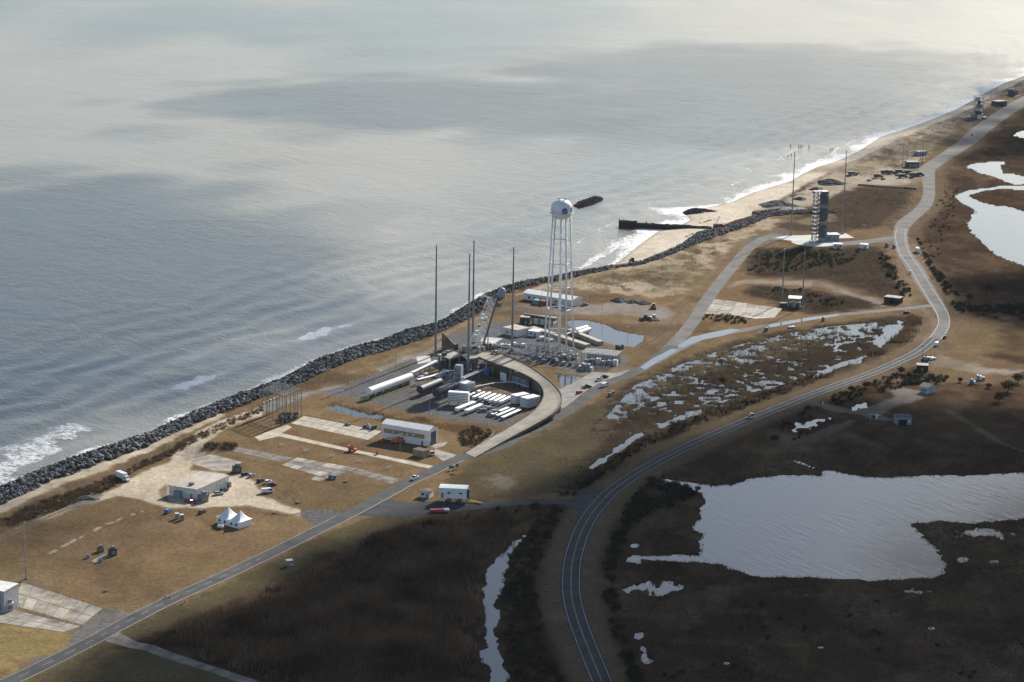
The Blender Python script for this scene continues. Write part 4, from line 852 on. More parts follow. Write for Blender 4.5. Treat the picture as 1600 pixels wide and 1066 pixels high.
# ---------------------------------------------------------------- curved ramp and launch deck
RO = [(779,552),(799,560),(823.5,571.5),(844,585),(864,601),(876,616.5),(876,630),(867,643.5),(850.5,655),(828,668),(805.5,680),(780,694),(743,715)]
RI = [(748,558),(765,565),(787.5,573),(810,581),(832,592),(845,603),(850,616.5),(844,632),(830,646),(810,659),(790,671),(766,685),(727,708)]
RZ = [8.8,8.6,8.2,7.6,6.9,6.0,5.1,4.2,3.4,2.5,1.6,.8,.12]
def ramp():
    o = smooth_line([W(p[0], p[1], z).to_tuple()[:2] for p, z in zip(RO, RZ)], 5); i = smooth_line([W(p[0], p[1], z).to_tuple()[:2] for p, z in zip(RI, RZ)], 5)
    zs = [RZ[min(k//5, 12)]+(RZ[min(k//5+1, 12)]-RZ[min(k//5, 12)])*(k % 5)/5 for k in range(len(o))]
    c = W(850, 620); t = thing('launch_ramp', 'curved elevated concrete ramp sweeping round the tank farm up to the launch deck', 'ramp', c)
    q = lambda P: [(a-c.x, b-c.y) for a, b in P]; o, i = q(o), q(i); n = len(o); deck = mat('ramp_deck', (.35, .31, .255), .9, var=.22, scale=.12, bump=.2)
    for k in range(0, n-1, 3):                                  # deck slabs, joints left open
        e = min(k+3, n-1); L = [o[j] for j in range(k, e+1)]; R = [i[j] for j in range(k, e+1)]; zz = [zs[j] for j in range(k, e+1)]
        L[-1] = (L[-1][0]*.985+L[-2][0]*.015, L[-1][1]*.985+L[-2][1]*.015); R[-1] = (R[-1][0]*.985+R[-2][0]*.015, R[-1][1]*.985+R[-2][1]*.015)
        m = MB(); m.ribbon(L, R, zz); m.ribbon(R, L, [z_-.7 for z_ in zz]); m.ribbon(R, R, zz, [z_-.7 for z_ in zz]); m.ribbon(L, L, [z_-.7 for z_ in zz], zz); m.build('deck_slab', deck, t)
    for P, nm in ((o, 'outer'), (i, 'inner')):
        m = MB(); m.ribbon(P, P, [z_-.9 for z_ in zs], [z_+.38 for z_ in zs]); P2 = offset(P, .35 if nm == 'outer' else -.35)
        m.ribbon(P, P2, [z_+.38 for z_ in zs]); m.ribbon(P2, P2, [z_+.38 for z_ in zs], [z_-.9 for z_ in zs]); w_ = m.build('parapet', mat('ramp_kerb', (.15, .135, .115), .9, var=.4, scale=.4), t)
        if nm == 'outer':
            m = MB()
            for k in range(n-1):
                m.cyl((*P[k], zs[k]+.5), (*P[k], zs[k]+1.6), .05, None, 4)
                for hh in (1.1, 1.55): m.cyl((*P[k], zs[k]+hh), (*P[k+1], zs[k+1]+hh), .04, None, 4)
            m.build('railing', steel, w_)
    for k in range(6, n-10, 6):                                 # piers
        for P in (o, i):
            a = (P[k][0]*.88+(i[k][0]+o[k][0])*.06, P[k][1]*.88+(i[k][1]+o[k][1])*.06)
            if zs[k] > 2: MB().cyl((*a, 0), (*a, zs[k]-.7), .75, None, 10).build('pier', conc_d, t)
    # solid inner wall under the upper half and panels below
    seg = [k for k in range(0, 26)]
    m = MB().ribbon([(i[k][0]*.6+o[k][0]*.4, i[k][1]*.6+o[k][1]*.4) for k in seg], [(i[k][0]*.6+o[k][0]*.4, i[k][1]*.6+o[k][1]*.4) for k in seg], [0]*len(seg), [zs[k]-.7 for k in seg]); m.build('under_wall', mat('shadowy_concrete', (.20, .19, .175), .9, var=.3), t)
    for k, mm in ((3, blue), (9, white), (16, blug)):
        a, b = i[k], i[k+2]; ang = math.atan2(b[1]-a[1], b[0]-a[0]); L = math.hypot(b[0]-a[0], b[1]-a[1])
        nx_, ny_ = math.sin(ang), -math.cos(ang); s_ = 1 if (nx_*(i[k][0]-o[k][0])+ny_*(i[k][1]-o[k][1])) > 0 else -1
        MB().box((a[0]+b[0])/2+nx_*s_*.35, (a[1]+b[1])/2+ny_*s_*.35, 0, L, .5, 4.6, ang).build('access_panel', mm, t)
ramp()
def launch_deck():
    c = W(712, 560); t = thing('launch_deck', 'dark steel and concrete launch deck at the head of the curved ramp', 'launch pad', c); q = lambda p, z=0: (W(p[0], p[1], z)-c).to_tuple()
    top = [q(p, 8.8)[:2] for p in ((683,553.5),(707.6,548.5),(721,554),(703,560.5))]
    d = MB().prism(top, 8.0, 8.8).build('deck_plate', mat('deck_pale', (.40, .38, .33), .9, var=.25), t)
    MB().prism([q(p, 8.8)[:2] for p in ((721,554.5),(735,551),(779,551),(749,558.5),(730,561))], 8.0, 8.75).build('deck_plate', mat('ramp_deck', (.35, .31, .255)), t)
    for p in ((686,554),(707,551),(718,555),(703,559),(730,559),(745,557),(735,553)):
        a = q(p, 8.0); MB().cyl((a[0], a[1], 0), (a[0], a[1], 8.0), .7, None, 8).build('column', steel, t)
    # flame trench walls
    a, b = q((690,546)), q((720,556)); m = MB()
    m.add([(a[0], a[1], 0), (b[0], b[1], 0), (b[0], b[1], 3.0), (a[0], a[1], 10.5), (a[0]+1, a[1]+1.2, 0), (b[0]+1, b[1]+1.2, 0), (b[0]+1, b[1]+1.2, 3.0), (a[0]+1, a[1]+1.2, 10.5)], [(0, 1, 2, 3), (7, 6, 5, 4), (3, 2, 6, 7), (0, 3, 7, 4), (1, 5, 6, 2)]); m.build('flame_wall', mat('scorched_concrete', (.20, .165, .13), .9, var=.4, scale=.3), t)
    a = q((700,566)); b = q((740,572)); MB().prism([q(p)[:2] for p in ((690,565),(716,560),(748,566),(735,574),(705,574))], 0, 6.4).build('base_block', mat('dark_base', (.045, .045, .047), .9, var=.4), t)
    for k, p in enumerate(((700,551),(712,547),(726,548),(735,549),(722,552),(748,551),(755,549),(694,556))):
        a = q(p, 8.8); MB().box(a[0], a[1], 8.8, 2.0+(k % 3)*.8, 1.6, 1.2+(k*7 % 4)*.8, k).build('equipment', (steel, dark, galv)[k % 3], t)
    for k in range(9):
        a = q((686+k*4.4, 556.2+(k % 2)*1.2), 8.8); MB().cyl(a, (a[0], a[1], 10.2), .06, None, 4).build('rail_post', galv, d)
launch_deck()
def strongback():
    b0 = W(742, 544, 8.8); t = thing('strongback', 'leaning white lattice strongback truss with claw arms on the launch deck', 'launch truss', b0)
    ht = 29.0; lean = Vector((9.5, 3.0, ht)); n = 9
    def corner(s, u, k):
        f_ = k/n; w_ = 3.9*(1-.35*f_); return Vector((s*w_, u*2.2*(1-.2*f_), 0))+lean*f_
    for s, u in ((-1, -1), (1, -1), (1, 1), (-1, 1)):
        MB().cyl(corner(s, u, 0), corner(s, u, n), .36, .28, 6).build('chord', white if s < 0 else galv, t)
    cs_ = [(-1, -1), (1, -1), (1, 1), (-1, 1)]
    for j in range(4):
        m = MB()
        for k in range(n):
            a, b = cs_[j], cs_[(j+1) % 4]
            m.cyl(corner(*a, k), corner(*b, k+1), .13, None, 5).cyl(corner(*b, k), corner(*a, k+1), .13, None, 5).cyl(corner(*a, k), corner(*b, k), .15, None, 5)
        m.build('lattice', white if j != 1 else galv, t)
    for k in range(1, n, 1):                                    # work platforms and cable boxes
        c_ = (corner(-1, -1, k)+corner(1, 1, k))/2; MB().box(c_.x-1.9, c_.y-1.2, c_.z, 1.6+.5*(k % 2), 2.2, .9+.4*(k % 3)).build('service_box', (white, mat('ochre', (.35, .27, .12), .7), offw)[k % 3], t)
    m = MB()
    for k in range(n*2):
        a = corner(1, -1, k/2)+Vector((.6, -.3, 0)); b = corner(1, -1, (k+1)/2)+Vector((.6, -.3, 0)); m.cyl(a, b, .28, None, 5)
    m.build('cable_tray', dark, t)
    top = (corner(-1, -1, n)+corner(1, 1, n))/2
    for s in (-1, 1):
        MB().cyl(top, top+Vector((-4.6, s*1.6, 1.6)), .45, .3, 6).cyl(top+Vector((-4.6, s*1.6, 1.6)), top+Vector((-6.4, s*.4, .6)), .4, .2, 6).build('claw_arm', white, t)
    MB().cyl(top, top+Vector((2.0, .6, 6.5)), .22, .06, 6).build('tip_spar', galv, t)
    for s in (-1, 1): MB().cyl((s*2+5.5, 4.0, 0), corner(s, 1, 4), .35, .3, 8).build('hydraulic_strut', galv, t)
    MB().box(0, 0, 0, 8, 6, 1.4).build('pivot_base', dark, t)
strongback()
# ---------------------------------------------------------------- tank farm
def htank(a, b, r, zc, m_, label, name='storage_tank', ends=.9, bands=0, group=None):
    A, B = W(a[0], a[1], zc), W(b[0], b[1], zc); mid = (A+B)/2; L = (B-A).length; t = thing(name, label, 'tank', (mid.x, mid.y, 0), math.atan2(B.y-A.y, B.x-A.x), group)
    MB().cyl((-L/2, 0, zc), (L/2, 0, zc), r, None, 24, False).build('shell', m_, t, True)
    for s in (-1, 1):
        pr = [(r*math.cos(k*PI/10), ends*math.sin(k*PI/10)) for k in range(6)]; mb = MB().lathe([(max(p, .01), q_) for p, q_ in pr], 24); mb.v = [(s*(L/2+z_), x_, zc+y_*s) for x_, y_, z_ in mb.v]; mb.build('end_cap', m_, t, True)
    n = max(2, int(L/6))
    for k in range(n): MB().box(-L/2+L*(k+.5)/n, 0, 0, .7, r*1.7, zc-r*.6).build('saddle', conc_d if m_ is white else steel, t)
    for k in range(bands): MB().cyl((-L/2+L*(k+.5)/bands-.12, 0, zc), (-L/2+L*(k+.5)/bands+.12, 0, zc), r*1.025, None, 24).build('band', steel, t)
    return t, L
t, L = htank((576, 612), (641, 588.5), 2.15, 4.2, white, 'long white cylindrical storage tank at the left of the tank farm')
MB().box(0, -3.0, 0, L+3, .35, .55).build('containment_kerb', mat('faded_yellow', (.42, .36, .16), .8, var=.3), t); MB().box(-L/2-3.2, .4, .3, 3.0, 3.2, 2.2).build('valve_skid', galv, t); MB().box(-L/2-4.6, .6, .3, 2.4, 2.0, 1.4).build('valve_skid', yellow, t)
for k in range(11): MB().cyl((-L/2+L*(k+.5)/11, -2.3, 0), (-L/2+L*(k+.5)/11, -2.3, 5.2), .06, None, 4).build('stanchion', galv, t)
dk = mat('dark_tank', (.055, .058, .062), .6, 0, var=.2, scale=.5); gd = 'dark insulated tanks in the tank farm'
t, L = htank((656, 609), (687, 596.5), 2.15, 3.6, dk, 'dark grey tank, left one of the pair in the tank farm', 'storage_tank', .9, 4, gd)
t, L = htank((681, 614), (711, 602.5), 2.25, 3.6, dk, 'dark grey tank, right one of the pair in the tank farm', 'storage_tank', .9, 4, gd)
def grey_tower():
    loc, rz, L = site((709.5, 600), (720, 601)); t = thing('tower_box', 'upright grey box tower between the dark tanks and the launch deck', 'equipment tower', loc, rz); h = 10.2
    MB().box(0, 2, 0, L, 4, h).build('housing', greyp, t); MB().box(0, 2, h, L*.92, 3.6, .5).build('cap', steel, t)
    for k in (1.2, 4.0, 6.8): MB().box(0, -.05, k, L*.8, .12, 2.2).build('louvre', steel, t)
grey_tower()
def louvre_box(a, b, d, z0, h, label):
    loc, rz, L = site(a, b); t = thing('louvred_cooler', label, 'cooling unit', loc, rz, 'white louvred coolers in the tank farm')
    MB().box(0, d/2, z0, L, d, h).build('housing', mat('cooler_gap_shade', (.05, .052, .055), .7, var=.2), t); n = max(4, int(h/.85))  # housing coloured near-black so the gaps between slats read as shaded
    for k in range(n): MB().box(0, -.12, z0+h*(k+.3)/n, L*1.01, .3, h/n*.58).build('louvre_slat', white, t)
    for k in range(n): MB().box(L/2+.12, d/2, z0+h*(k+.3)/n, .3, d*.98, h/n*.58).build('louvre_slat', white, t)
    MB().box(0, d/2, z0+h, L+.2, d+.2, .15).build('top_panel', roofw, t)
    for sx in (-1, 0, 1):
        for yy in (.3, d-.3): MB().box(sx*(L/2-.4), yy, 0, .35, .35, z0).build('leg', steel, t)
louvre_box((700, 633), (731, 635), 3.4, 1.8, 5.4, 'largest white louvred cooler on legs in the tank farm')
louvre_box((715.5, 612), (729, 615), 7.0, 1.2, 4.0, 'white louvred cooler behind the largest one')
louvre_box((798, 631), (807, 634), 9.0, .8, 4.4, 'white louvred cooler at the right end of the tube rows, the left of two')
louvre_box((813, 637), (824, 640), 9.5, .6, 5.2, 'white louvred cooler nearest the inside of the ramp curve')
def tube_bank(a, b, label, n=3, rows=2, r=.42, m_=white, z0=.9, name='gas_tube_bank'):
    loc, rz, L = site(a, b); t = thing(name, label, 'gas tubes', loc, rz, 'banks of long gas tubes in the tank farm'); w_ = n*r*2.15
    for j in range(rows):
        for i in range(n): MB().cyl((-L/2, (i-(n-1)/2)*r*2.15, z0+r+j*r*2.1), (L/2, (i-(n-1)/2)*r*2.15, z0+r+j*r*2.1), r, None, 8).build('tube', m_, t)
    for s in (-.45, 0, .45): MB().box(L*s, 0, .0, .3, w_+.3, z0).box(L*s, -w_/2-.1, z0, .3, .15, rows*r*2.1).box(L*s, w_/2+.1, z0, .3, .15, rows*r*2.1).build('rack', steel, t)
tube_bank((713.5, 645), (741, 634), 'white tube bank at the near edge, left of the pair')
tube_bank((728, 648), (752, 638), 'white tube bank at the near edge, right of the pair')
TB = [((733, 624), (750, 616.5), 'white tube bank directly right of the largest cooler'), ((739, 627), (757, 619), 'second white tube bank right of the largest cooler'), ((749, 628), (766, 619.5), 'third white tube bank right of the largest cooler'), ((757, 630), (774, 621.5), 'fourth white tube bank, middle of the row'),
      ((765, 632), (782, 623), 'fifth white tube bank, middle of the row'), ((773, 633), (789, 624.5), 'sixth white tube bank, right of the middle'), ((781, 634), (797, 626), 'seventh white tube bank, beside the right-hand coolers')]
for a, b, lb in TB: tube_bank(a, b, lb, 2, 2)
gt_ = mat('grey_tube', (.22, .235, .23), .5, .2, var=.2)
for a, b, lb in (((768, 652), (794, 641), 'grey-green pipe bank, nearest of three by the ramp foot'), ((776, 654), (803, 642.5), 'grey-green pipe bank, middle of three by the ramp foot'), ((784, 657), (812, 644.5), 'grey-green pipe bank, last of three against the ramp')): tube_bank(a, b, lb, 2, 1, .55, gt_, .8, 'pipe_bank')
def skid(px, py, d, label, n=6, sx=4, h=2.6, mm=(steel, galv, dark), name='pump_skid', cat='pump skid'):
    t = thing(name, label, cat, W(px, py), head((px, py), (px+d[0], py+d[1]))); MB().box(0, 0, 0, sx, sx*.6, .35).build('skid_frame', steel, t); r_ = random.Random(int(px*7+py))
    for k in range(n):
        x_ = -sx/2+sx*(k+.5)/n; MB().box(x_, r_.uniform(-.2, .2)*sx*.5, .35, sx/n*.75, sx*r_.uniform(.25, .5), h*r_.uniform(.35, .95)).build('unit', mm[k % len(mm)], t)
    for k in range(3): MB().cyl((r_.uniform(-.5, .5)*sx, r_.uniform(-.28, .28)*sx, .35), (r_.uniform(-.5, .5)*sx, r_.uniform(-.28, .28)*sx, h), .12, None, 6).build('pipe', galv, t)
    return t
skid(663, 617, (10, -4), 'pump skid at the near end of the left dark tank', 4, 3.5); skid(692, 621, (10, -4), 'pump skid at the near end of the right dark tank', 4, 3.5)
skid(770, 649, (10, -3), 'grey machinery at the near end of the pipe banks', 5, 7, 2.8); skid(760, 642, (10, -3), 'dark manifold between the white tube banks', 6, 9, 2.4)
skid(690, 588, (10, -3), 'white insulated manifold behind the dark tanks', 6, 9, 3, (white, galv, offw)); skid(705, 590, (10, -5), 'pipe manifold left of the grey tower', 5, 7, 3)
def pipe_rack(pts, label, h=3.2, w_=2.4, mp=galv, step=6.0, np_=4):
    c = W(*pts[0]); t = thing('pipe_rack', label, 'pipe rack', c, 0, 'pipe racks of the launch pad'); P = [((W(*p)-c).x, (W(*p)-c).y) for p in pts]
    dd = []
    for a, b in zip(P[:-1], P[1:]):
        L = math.hypot(b[0]-a[0], b[1]-a[1]); n = max(1, int(L/step)); ang = math.atan2(b[1]-a[1], b[0]-a[0]); nx_, ny_ = -math.sin(ang), math.cos(ang)
        for k in range(n+1):
            x_, y_ = a[0]+(b[0]-a[0])*k/n, a[1]+(b[1]-a[1])*k/n; m = MB()
            for s in (-1, 1): m.cyl((x_+nx_*s*w_/2, y_+ny_*s*w_/2, 0), (x_+nx_*s*w_/2, y_+ny_*s*w_/2, h), .14, None, 5)
            m.cyl((x_-nx_*w_/2, y_-ny_*w_/2, h), (x_+nx_*w_/2, y_+ny_*w_/2, h), .14, None, 5); m.build('frame', steel, t)
        for j in range(np_):
            o_ = (j-(np_-1)/2)*w_/np_; MB().cyl((a[0]+nx_*o_, a[1]+ny_*o_, h+.25), (b[0]+nx_*o_, b[1]+ny_*o_, h+.25), .2, None, 6).build('pipe', mp if j % 2 else white, t)
pipe_rack([(643, 592), (660, 584), (682, 573)], 'pipe rack from the white tank up to the launch deck', 3.4)
pipe_rack([(722, 602), (745, 592), (770, 582), (800, 578)], 'pipe rack from the grey tower along the inside of the ramp', 3.8, 2.8, steel)
pipe_rack([(652, 602), (672, 597), (700, 588), (725, 586)], 'pipe rack behind the dark tanks', 3.0, 2.0)
pipe_rack([(742, 612), (772, 606), (800, 604), (826, 612)], 'low fence-like pipe rack across the brown ground inside the ramp', 2.6, 1.2, steel, 4, 2)
pipe_rack([(775, 549), (800, 553), (835, 566)], 'pipe rack running outside the ramp top', 3.5, 3, steel, 5, 4); pipe_rack([(800, 548), (840, 552), (890, 560)], 'pipe rack beneath the water tower legs', 4, 3, steel, 5, 4)
def grey_container():
    loc, rz, L = site((796, 597), (812, 601)); t = thing('equipment_container', 'blue-grey container with sloped end inside the ramp curve', 'container', loc, rz); MB().box(0, 2.4, .2, L, 4.8, 3.6).build('shell', blug, t); MB().prof([(-L/2-2.2, .2), (-L/2, .2), (-L/2, 3.4)], .2, 4.6).build('sloped_end', blug, t)
    for k in range(5): MB().box(-L/2+L*(k+.5)/5, -.04, .4, .22, .1, 3.2).build('rib', greyp, t)
    MB().box(0, 2.4, 3.8, L+.1, 4.9, .15).build('roof', greyp, t)
grey_container()
def substation():
    c = W(850, 566); t = thing('substation', 'cluster of steel gantries and switchgear below the water tower', 'substation', c); r_ = random.Random(3)
    for py in (556, 562, 568):
        pts = [W(px, py+(px-850)*.10)-c for px in (828, 840, 852, 864, 876, 888, 900)]
        for p in pts: MB().cyl((p.x, p.y, 0), (p.x, p.y, 6.5), .17, .13, 6).build('post', steel, t)
        for a, b in zip(pts[:-1], pts[1:]): MB().cyl((a.x, a.y, 6.0), (b.x, b.y, 6.0), .12, None, 4).cyl((a.x, a.y, 5.2), (b.x, b.y, 5.2), .08, None, 4).build('beam', galv, t)
    for k in range(22):
        p = W(r_.uniform(826, 902), r_.uniform(554, 572))-c; MB().box(p.x, p.y, 0, r_.uniform(1, 2.6), r_.uniform(1, 2), r_.uniform(1.2, 3.2), r_.uniform(0, 1)).build('switchgear', (steel, galv, offw, dark)[k % 4], t)
substation()
def beam_shed():
    loc, rz, L = site((909, 569), (962, 574)); t = thing('open_frame_shed', 'open steel shed with slotted beam roof right of the water tower', 'shed', loc, rz); d, h = 11, 6.8
    for i in range(7):
        for y_ in (0, d): MB().box(-L/2+L*i/6, y_, 0, .35, .35, h).build('post', galv, t)
    for i in range(13): MB().box(-L/2+L*i/12, d/2, h+.3, .45, d+1, .3).build('roof_beam', galv, t)
    for k in range(5): MB().box(0, -.3+(d+.6)*k/4, h, L+.8, .5, .28).build('purlin', offw, t)
    for k in range(6): MB().box(-L/2+L*(k+.5)/6, d*.5, 0, 2.6, 3.2, 2.0+.5*(k % 3)).build('transformer', (greyp, steel, offw)[k % 3], t)
    MB().box(0, d-.4, 0, L*.96, .2, 4.6).build('back_screen', greyp, t)
beam_shed()
skid(915, 578, (10, 1), 'grey transformer bank in front of the open steel shed', 5, 9, 4, (galv, greyp, steel), 'transformer_bank', 'transformer')
skid(968, 546, (10, -2), 'dark compressor on the paving by the retention basin', 4, 5, 3, (dark, rust, steel)); skid(780, 478, (10, 0), 'dark generator box by the sea wall below the dome', 3, 4, 2.6, (dark, dark, steel), 'generator', 'generator')
# ---------------------------------------------------------------- far launch tower
def far_tower():
    c = W(1279, 377); s_ = W(1280, 377).x-W(1279, 377).x; h = hgt(1279, 377, 299); t = thing('launch_tower', 'dark grey gantry launch tower with open platforms on the round pad', 'launch tower', c); w_ = 5.4
    blu = mat('tower_panel', (.115, .135, .16), .75, 0, var=.4, scale=.4); n = 12; steel = mat('tower_steel', (.13, .14, .155), .7, 0, var=.3)
    for k in range(n):
        z0 = h*k/n; MB().box(2.6, .6, z0+.25, 5.4-.6*(k % 2), 5.4, h/n-.5).build('cladding_panel', blu if k % 4 else greyp, t)
        MB().box(1.7, 0, z0, 7.4, 6.8, .22).build('platform', steel, t)
        m = MB()
        for s in (-1, 1): m.cyl((-1.9, -3.3, z0), (5.5, -3.3, z0+h/n), .14, None, 4).cyl((5.5, s*3.3, z0), (5.5, -s*3.3, z0+h/n), .14, None, 4)
        m.build('brace', steel, t)
    for sx in (-5.2, -2.4):
        for sy in (-3.2, 3.2): MB().box(sx, sy, 0, .45, .45, h).build('column', steel, t)
    for sx in (5.6,):
        for sy in (-3.3, 3.3): MB().box(sx, sy, 0, .4, .4, h*1.02).build('column', steel, t)
    for k in range(n+1):
        z0 = h*k/n; MB().box(-3.8, 0, z0, 3.3, 7.0, .22).build('platform', galv, t)
        m = MB()
        for a, b in (((-5.3, -3.5), (-2.3, -3.5)), ((-5.3, -3.5), (-5.3, 3.5)), ((5.8, -3.5), (5.8, 3.5))): m.cyl((*a, z0+1.1), (*b, z0+1.1), .08, None, 4)
        if k < n: m.cyl((-5.2, -3.3, z0), (-2.4, -3.3, z0+h/n), .12, None, 4).cyl((-2.4, -3.3, z0), (-5.2, -3.3, z0+h/n), .12, None, 4).cyl((-5.2, -3.3, z0), (-5.2, 3.3, z0+h/n), .12, None, 4)
        m.build('brace', steel, t)
    MB().box(1.7, 0, h, 8, 7.4, .4).build('roof', offw, t); MB().cyl((.5, 0, h), (.5, 0, h+3.2), .25, .15, 6).box(.5, 0, h+2.2, 2.6, .3, .3).build('hoist', steel, t); MB().box(-5.8, 0, h-1.2, 2.6, 3.4, .5).build('jib', steel, t)
far_tower()
tag(MB().lathe([(.01, 0), (17.5, 0), (17.5, -.3)], 40).build('round_pad', conc_w), kind='structure').location = W(1272, 379)+Vector((0, 0, .16))
small_house('pad_service_house', 'blue-grey service building with white roof attached right of the launch tower', (1290, 377), (1311, 377), 8, 5.0, blug, roofw, 0, .3, [('door', .2, .02, 1.4, 2.4, steel), ('window', -.5, 1.6, 1.2, 1, glass)])
small_house('pad_white_cabin', 'small white cabin with dark windows in front of the round pad', (1302, 388.5), (1316, 389), 5, 3.4, white, roofw, 0, .2, [('window', -.5, 1.2, 1.2, 1.3, glass), ('door', .1, .02, 1.1, 2.2, glass), ('window', .6, 1.2, 1.2, 1.3, glass)])
small_house('pad_white_box', 'white box cabin on the paving right of the round pad', (1343, 388), (1355, 389), 4.5, 3.0, white, roofw, 0, .15, [('door', .5, .02, 1, 2.1, steel)])
def equip_shed():
    loc, rz, L = site((1232, 481), (1250, 482)); t = thing('equipment_shed', 'open equipment shed with white roof between two thin masts', 'shed', loc, rz); MB().box(0, 4, 6.2, L+1, 9, .4).build('roof', roofw, t)
    for sx in (-1, 1):
        for yy in (.4, 7.6): MB().box(sx*(L/2-.3), yy, 0, .4, .4, 6.2).build('post', steel, t)
    for k in range(5): MB().box(-L/2+L*(k+.5)/5, 3, 0, 1.4, 3, 3+.6*(k % 3)).build('cabinet', (dark, steel, greyp)[k % 3], t)
    MB().box(-L*.95, 3, 0, 5, 4, 2.6).build('side_cabinet', dark, t)
equip_shed()
# ---------------------------------------------------------------- rocks: sea wall, groynes, breakwater
rockm = vmat('granite_boulders', rough=.85)
def rock_shapes(n=7):
    out = []; v, f = ico()
    for k in range(n):
        q = v*(1+RNG.uniform(-.28, .22, (12, 1))); q = q*np.array((1, RNG.uniform(.7, 1), RNG.uniform(.6, .85))); out.append((q, f))
    return out
ROCKS = rock_shapes()
ROCKME = []
for k, (v, f) in enumerate(ROCKS):
    for g_ in (.05, .08, .13, .24):
        me = npmesh('boulder', v, f, np.tile(np.array((g_, g_*1.0, g_*.98)), (12, 1))*RNG.uniform(.9, 1.1, (12, 1))); me.materials.append(rockm); ROCKME.append(me)
def rock_mass(P, Z, S, tone=(.04, .27)):
    """joined boulders at points P (n,2), heights Z, sizes S"""
    n = len(P); V = np.empty((n, 12, 3)); T = np.empty((n, 12, 3)); F_ = np.empty((n, 20, 3), int); idx = RNG.integers(0, len(ROCKS), n); a = RNG.uniform(0, 2*PI, n)
    g = tone[0]+(tone[1]-tone[0])*RNG.uniform(0, 1, n)**1.7
    for k in range(n):
        v = ROCKS[idx[k]][0]*S[k]; c, s = math.cos(a[k]), math.sin(a[k]); V[k, :, 0] = v[:, 0]*c-v[:, 1]*s+P[k, 0]; V[k, :, 1] = v[:, 0]*s+v[:, 1]*c+P[k, 1]; V[k, :, 2] = v[:, 2]+Z[k]
        T[k] = np.array((1, .99, .96))*g[k]; F_[k] = ROCKS[0][1]+12*k
    return npmesh('boulder_mass', V.reshape(-1, 3), F_.reshape(-1, 3), T.reshape(-1, 3))
def rock_thing(name, label, cat, P, Z, S, keep=0, tone=(.04, .27)):
    c = np.array((P[:, 0].mean(), P[:, 1].mean(), 0)); t = thing(name, label, cat, c); P = P-c[:2]
    order = np.argsort(np.hypot(P[:, 0]+c[0], P[:, 1]+c[1])/S)
    for j in order[:keep]:
        o = link('boulder', ROCKME[RNG.integers(0, len(ROCKME))], None, t); o.location = (P[j, 0], P[j, 1], Z[j]); o.scale = (S[j],)*3; o.rotation_euler = (RNG.uniform(-.4, .4), RNG.uniform(-.4, .4), RNG.uniform(0, 6.28))
    r = order[keep:]
    if len(r): tag(link('boulder_mass', rock_mass(P[r], Z[r], S[r], tone), rockm, t), kind='stuff')
    return t
SEAE = [(-120,811),(0,764),(72,733),(152,705),(229,680),(282,655),(335,632),(388,613),(440,593),(493,565),(540,549),(585,537),(630,519),(675,509),(697,498),(727,478),(754,462),(778,452),(818,442),(856,436),(896,428),(932,422),(957,415)]
LNDE = [(-120,838),(0,791),(76,753),(152,727),(229,698),(283,671),(348,645),(410,621),(466,600),(500,584),(540,566),(585,552),(630,538),(675,523),(697,513),(731,497),(756,482),(785,461),(818,447),(856,440),(896,432.5),(932,425),(957,419)]
wallp = wpoly(SEAE, -1.5)+wpoly(LNDE, .8)[::-1]
P = inside(wallp, 7000); z_, sd_, _ = terrain_z(P[:, 0], P[:, 1]); dd = sdist(wallp, P[:, 0], P[:, 1])
S = RNG.uniform(.5, 1.0, len(P))*RNG.choice([1, 1, 1.3, 1.6], len(P))*(1.15-.35*sst(1100, 1500, P[:, 1])); Z = z_+.25+np.clip(dd, 0, 4)*.16+RNG.uniform(-.2, .4, len(P))
rock_thing('rock_seawall', 'long wall of dark grey boulders along the sea edge', 'sea wall', P, Z, S, 300)
rp = wpoly([(957,419),(995,411),(1033,397),(1066,382),(1090,364),(1120,358),(1147,347),(1184,336),(1205,329),(1246,330),(1287,328),(1304,330),(1304,333),(1246,335),(1205,338),(1164,355),(1122,369),(1081,384),(1040,402),(998,415)])
P = inside(rp, 2300); z_, sd_, _ = terrain_z(P[:, 0], P[:, 1]); S = RNG.uniform(.6, 1.25, len(P)); rock_thing('rock_revetment', 'band of pale and dark boulders behind the beach past the timber pier', 'sea wall', P, z_+.5+np.clip(sdist(rp, P[:, 0], P[:, 1]), 0, 4)*.25, S, 0, (.06, .26))
def groyne(pts, label, n, name='rock_groyne', zt=.1, s=(.6, 1.2), tone=(.03, .09)):
    q = wpoly(pts, -1.0); P = inside(q, n); d = sdist(q, P[:, 0], P[:, 1]); return rock_thing(name, label, 'breakwater', P, -2.0+np.clip(d, 0, 6)*(zt+2)/6+RNG.uniform(-.2, .2, n), RNG.uniform(*s, n), 0, tone)
groyne([(895,321),(905,314),(925,307),(940,307),(942,311),(925,318),(905,324)], 'low dark rock breakwater standing alone in the sea', 700, 'breakwater')
groyne([(1066,331),(1076,326),(1090,326),(1110,328),(1130,332),(1122,335),(1090,335),(1072,334)], 'dark rock groyne running from the beach into the surf', 500)
groyne([(1055,376),(1075,366),(1095,361),(1100,363),(1080,373),(1062,380)], 'dark rock spur on the beach at the pier foot', 350, 'rock_groyne', .3)
groyne([(1086,350),(1100,345),(1128,343),(1130,346),(1105,351),(1090,353)], 'flat dark rock patch on the beach between pier and groyne', 200, 'rock_groyne', -.2)
